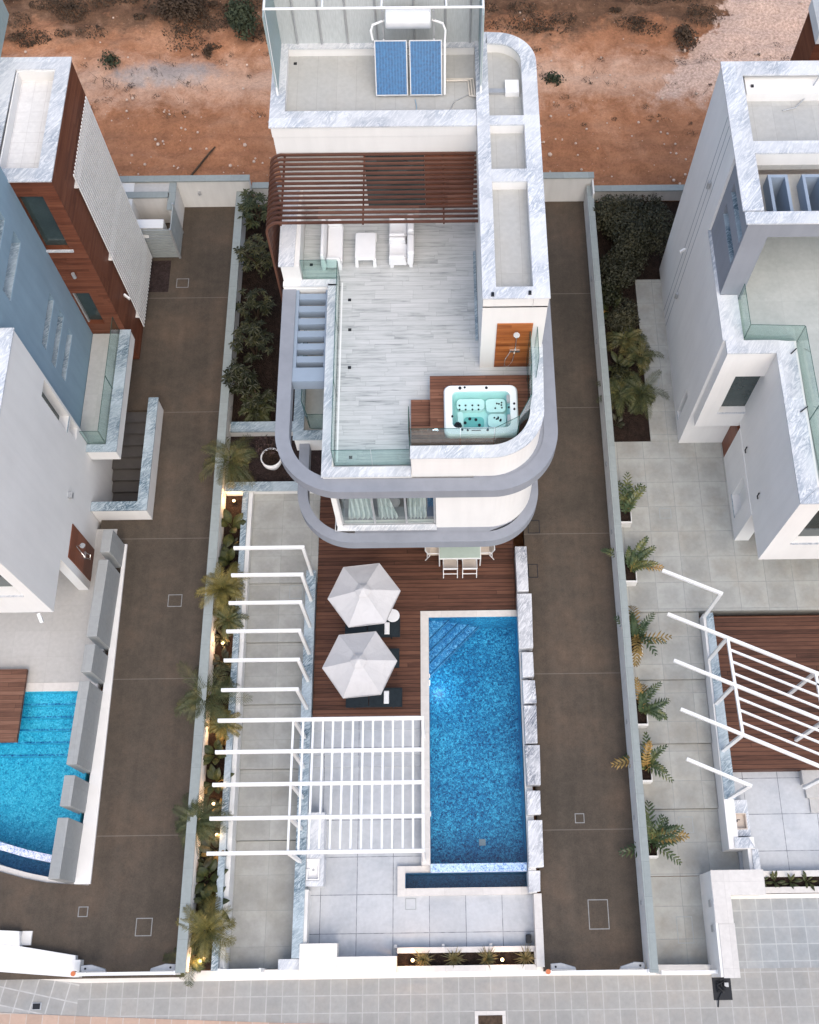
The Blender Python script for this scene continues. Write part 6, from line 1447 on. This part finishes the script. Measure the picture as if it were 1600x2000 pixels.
# planter boxes with split-leaved plants along the right driveway wall
pl_lab = ['topmost', 'second', 'third', 'fourth', 'fifth', 'lowest']
for i, (y0_, y1_, lev) in enumerate([(14.38, 15.2, 0), (12.2, 13.06, 0), (9.72, 10.54, -.13), (7.36, 8.2, -.26), (5.58, 6.42, -.39), (3.28, 4.1, -.52)]):
    t = thing('planter_box', f'narrow white planter box against the right driveway wall, {pl_lab[i]} of the six', 'planter', (6.52, (y0_+y1_)/2, lev), 'white planter boxes along the right driveway wall')
    mb = MB(); a0, a1, z1 = 6.215, 6.70, lev+.42
    mb.box(a0, y0_-.06, lev, a0+.10, y1_+.06, z1); mb.box(a1-.025, y0_-.06, lev, a1, y1_+.06, z1); mb.box(a0+.10, y0_-.06, lev, a1-.025, y0_, z1); mb.box(a0+.10, y1_, lev, a1-.025, y1_+.06, z1); mb.build('box', M['white2'], t)
    B(a0+.10, y0_, lev, a1-.025, y1_, z1-.12).build('soil', M['soil'], t)
    rnd.seed(60+i)
    pt = thing('strelitzia', f'split-leaved green and yellow plant in the {pl_lab[i]} white planter box', 'plant', (6.52, (y0_+y1_)/2, z1-.12), 'split-leaved plants in the white planter boxes')
    mb = MB(); n = 9+(i % 3)
    for k in range(n):
        az = rnd.choice((rnd.uniform(-1.0, 1.9), rnd.uniform(-.3, 1.9), rnd.uniform(0, 6.28))); m0 = len(mb.f); l = rnd.uniform(.75, 1.3)
        frond(mb, (6.52+rnd.uniform(-.05, .05), (y0_+y1_)/2+rnd.uniform(-.1, .25), z1-.1), az, rnd.uniform(.7, 1.3), l, rnd.randint(8, 11), rnd.uniform(.036, .058), l*rnd.uniform(.20, .27), rnd.uniform(.7, 1.3), rnd.uniform(-.05, .05))
        if rnd.random() < .17: mb.mi[m0:] = [1]*(len(mb.f)-m0)
    mb.build('leaf', [M['leaf_p'], M['leaf_y']], pt)
    mb = MB()
    for k in range(3): mb.tube([(6.52, (y0_+y1_)/2+rnd.uniform(-.1, .2), z1-.12), (6.55+rnd.uniform(-.05, .1), (y0_+y1_)/2+rnd.uniform(-.1, .3), z1+.25)], [.02, .012], 5)
    mb.build('stem', M['leaf_y'], pt)
# spiky plants by the street
for i, (x, lab) in enumerate([(-.66, 'spiky rosette plant beside the left lamp in the stone planter by the street'), (.27, 'second spiky rosette plant from the left in the stone planter by the street'), (1.28, 'third spiky rosette plant from the left, beside the right lamp in the stone planter'), (2.46, 'spiky rosette plant at the right driveway end of the stone planter')]):
    rnd.seed(80+i); t = thing('spiky_plant', lab, 'plant', (x, .38, -.34), 'spiky rosette plants')
    mb = MB()
    for k in range(46):
        az = k*2.4; e = rnd.uniform(.05, 1.25); l = rnd.uniform(.28, .52); w = Vector((-math.sin(az), math.cos(az), 0))*.014
        p = Vector((x, .38, -.30)); dv = Vector((math.cos(az)*math.cos(e), math.sin(az)*math.cos(e), math.sin(e))); m1 = p+dv*l*.6; tip = p+dv*l-Vector((0, 0, l*.18))
        mb.face([p-w, p+w, m1+w*.8, m1-w*.8]); mb.face([m1-w*.8, m1+w*.8, tip])
    mb.build('leaf', M['brom'], t)
for i, x in enumerate((9.85, 10.25, 10.75, 11.25)):
    broad(x, 2.45, -.2, ['first small dark plant from the cream pillar in the right street planter', 'second small dark plant from the cream pillar in the right street planter', 'third plant from the cream pillar, with upright leaves, in the right street planter', 'fourth plant from the cream pillar, at the right edge, in the right street planter'][i], 8, .26, .04, .1, 'leaf', 90+i, (.3, 1.3), 'broadleaf_plant', 0, 'small plants in the right street planter')

# ================================================================== lit garden lamps
def spike(x, y, z, label, e=9.0):
    t = thing('garden_lamp', label, 'lamp', (x, y, z), 'lit garden spike lamps')
    mb = MB(); mb.cyl(x, y, z, z+.2, .012, .012, 6); mb.build('spike', M['black'], t)
    mb = MB(); mb.cyl(x, y, z+.2, z+.27, .05, .055, 12); mb.build('housing', M['black'], t)
    mb = MB(); mb.lathe(x, y, [(.052, z+.271), (.042, z+.30), (.001, z+.31)], 12); mb.build('bulb', M['lamp'], t)
    pl = bpy.data.lights.new('lamp_light', 'POINT'); pl.energy = e; pl.color = (1, .58, .28); pl.shadow_soft_size = .05
    o = bpy.data.objects.new('lamp_light', pl); S.collection.objects.link(o); o.parent = t; o.location = (0, 0, .42)
spike(-7.28, 15.45, -.08, 'lit garden lamp at the top of the left bed, glowing on the white wall', 14)
spike(-7.32, 10.25, -.08, 'lit garden lamp left of the fourth white frame')
spike(-7.30, 7.32, -.08, 'lit garden lamp just left of the top beam of the slatted pergola')
spike(-7.25, 5.0, -.08, 'lit garden lamp left of the middle beam of the slatted pergola')
spike(-7.08, 4.05, -.08, 'lit garden lamp left of the fourth beam of the slatted pergola')
spike(-7.32, .42, -.08, 'lit garden lamp at the bottom of the left bed by the street')
spike(-.98, .36, -.34, 'lit garden lamp at the left end of the stone planter by the street')
spike(1.72, .34, -.34, 'lit garden lamp right of the middle of the stone planter by the street', 5)
spike(-6.98, 5.55, -.08, 'faint small lit lamp near the marble curb at the second beam of the slatted pergola', 2)
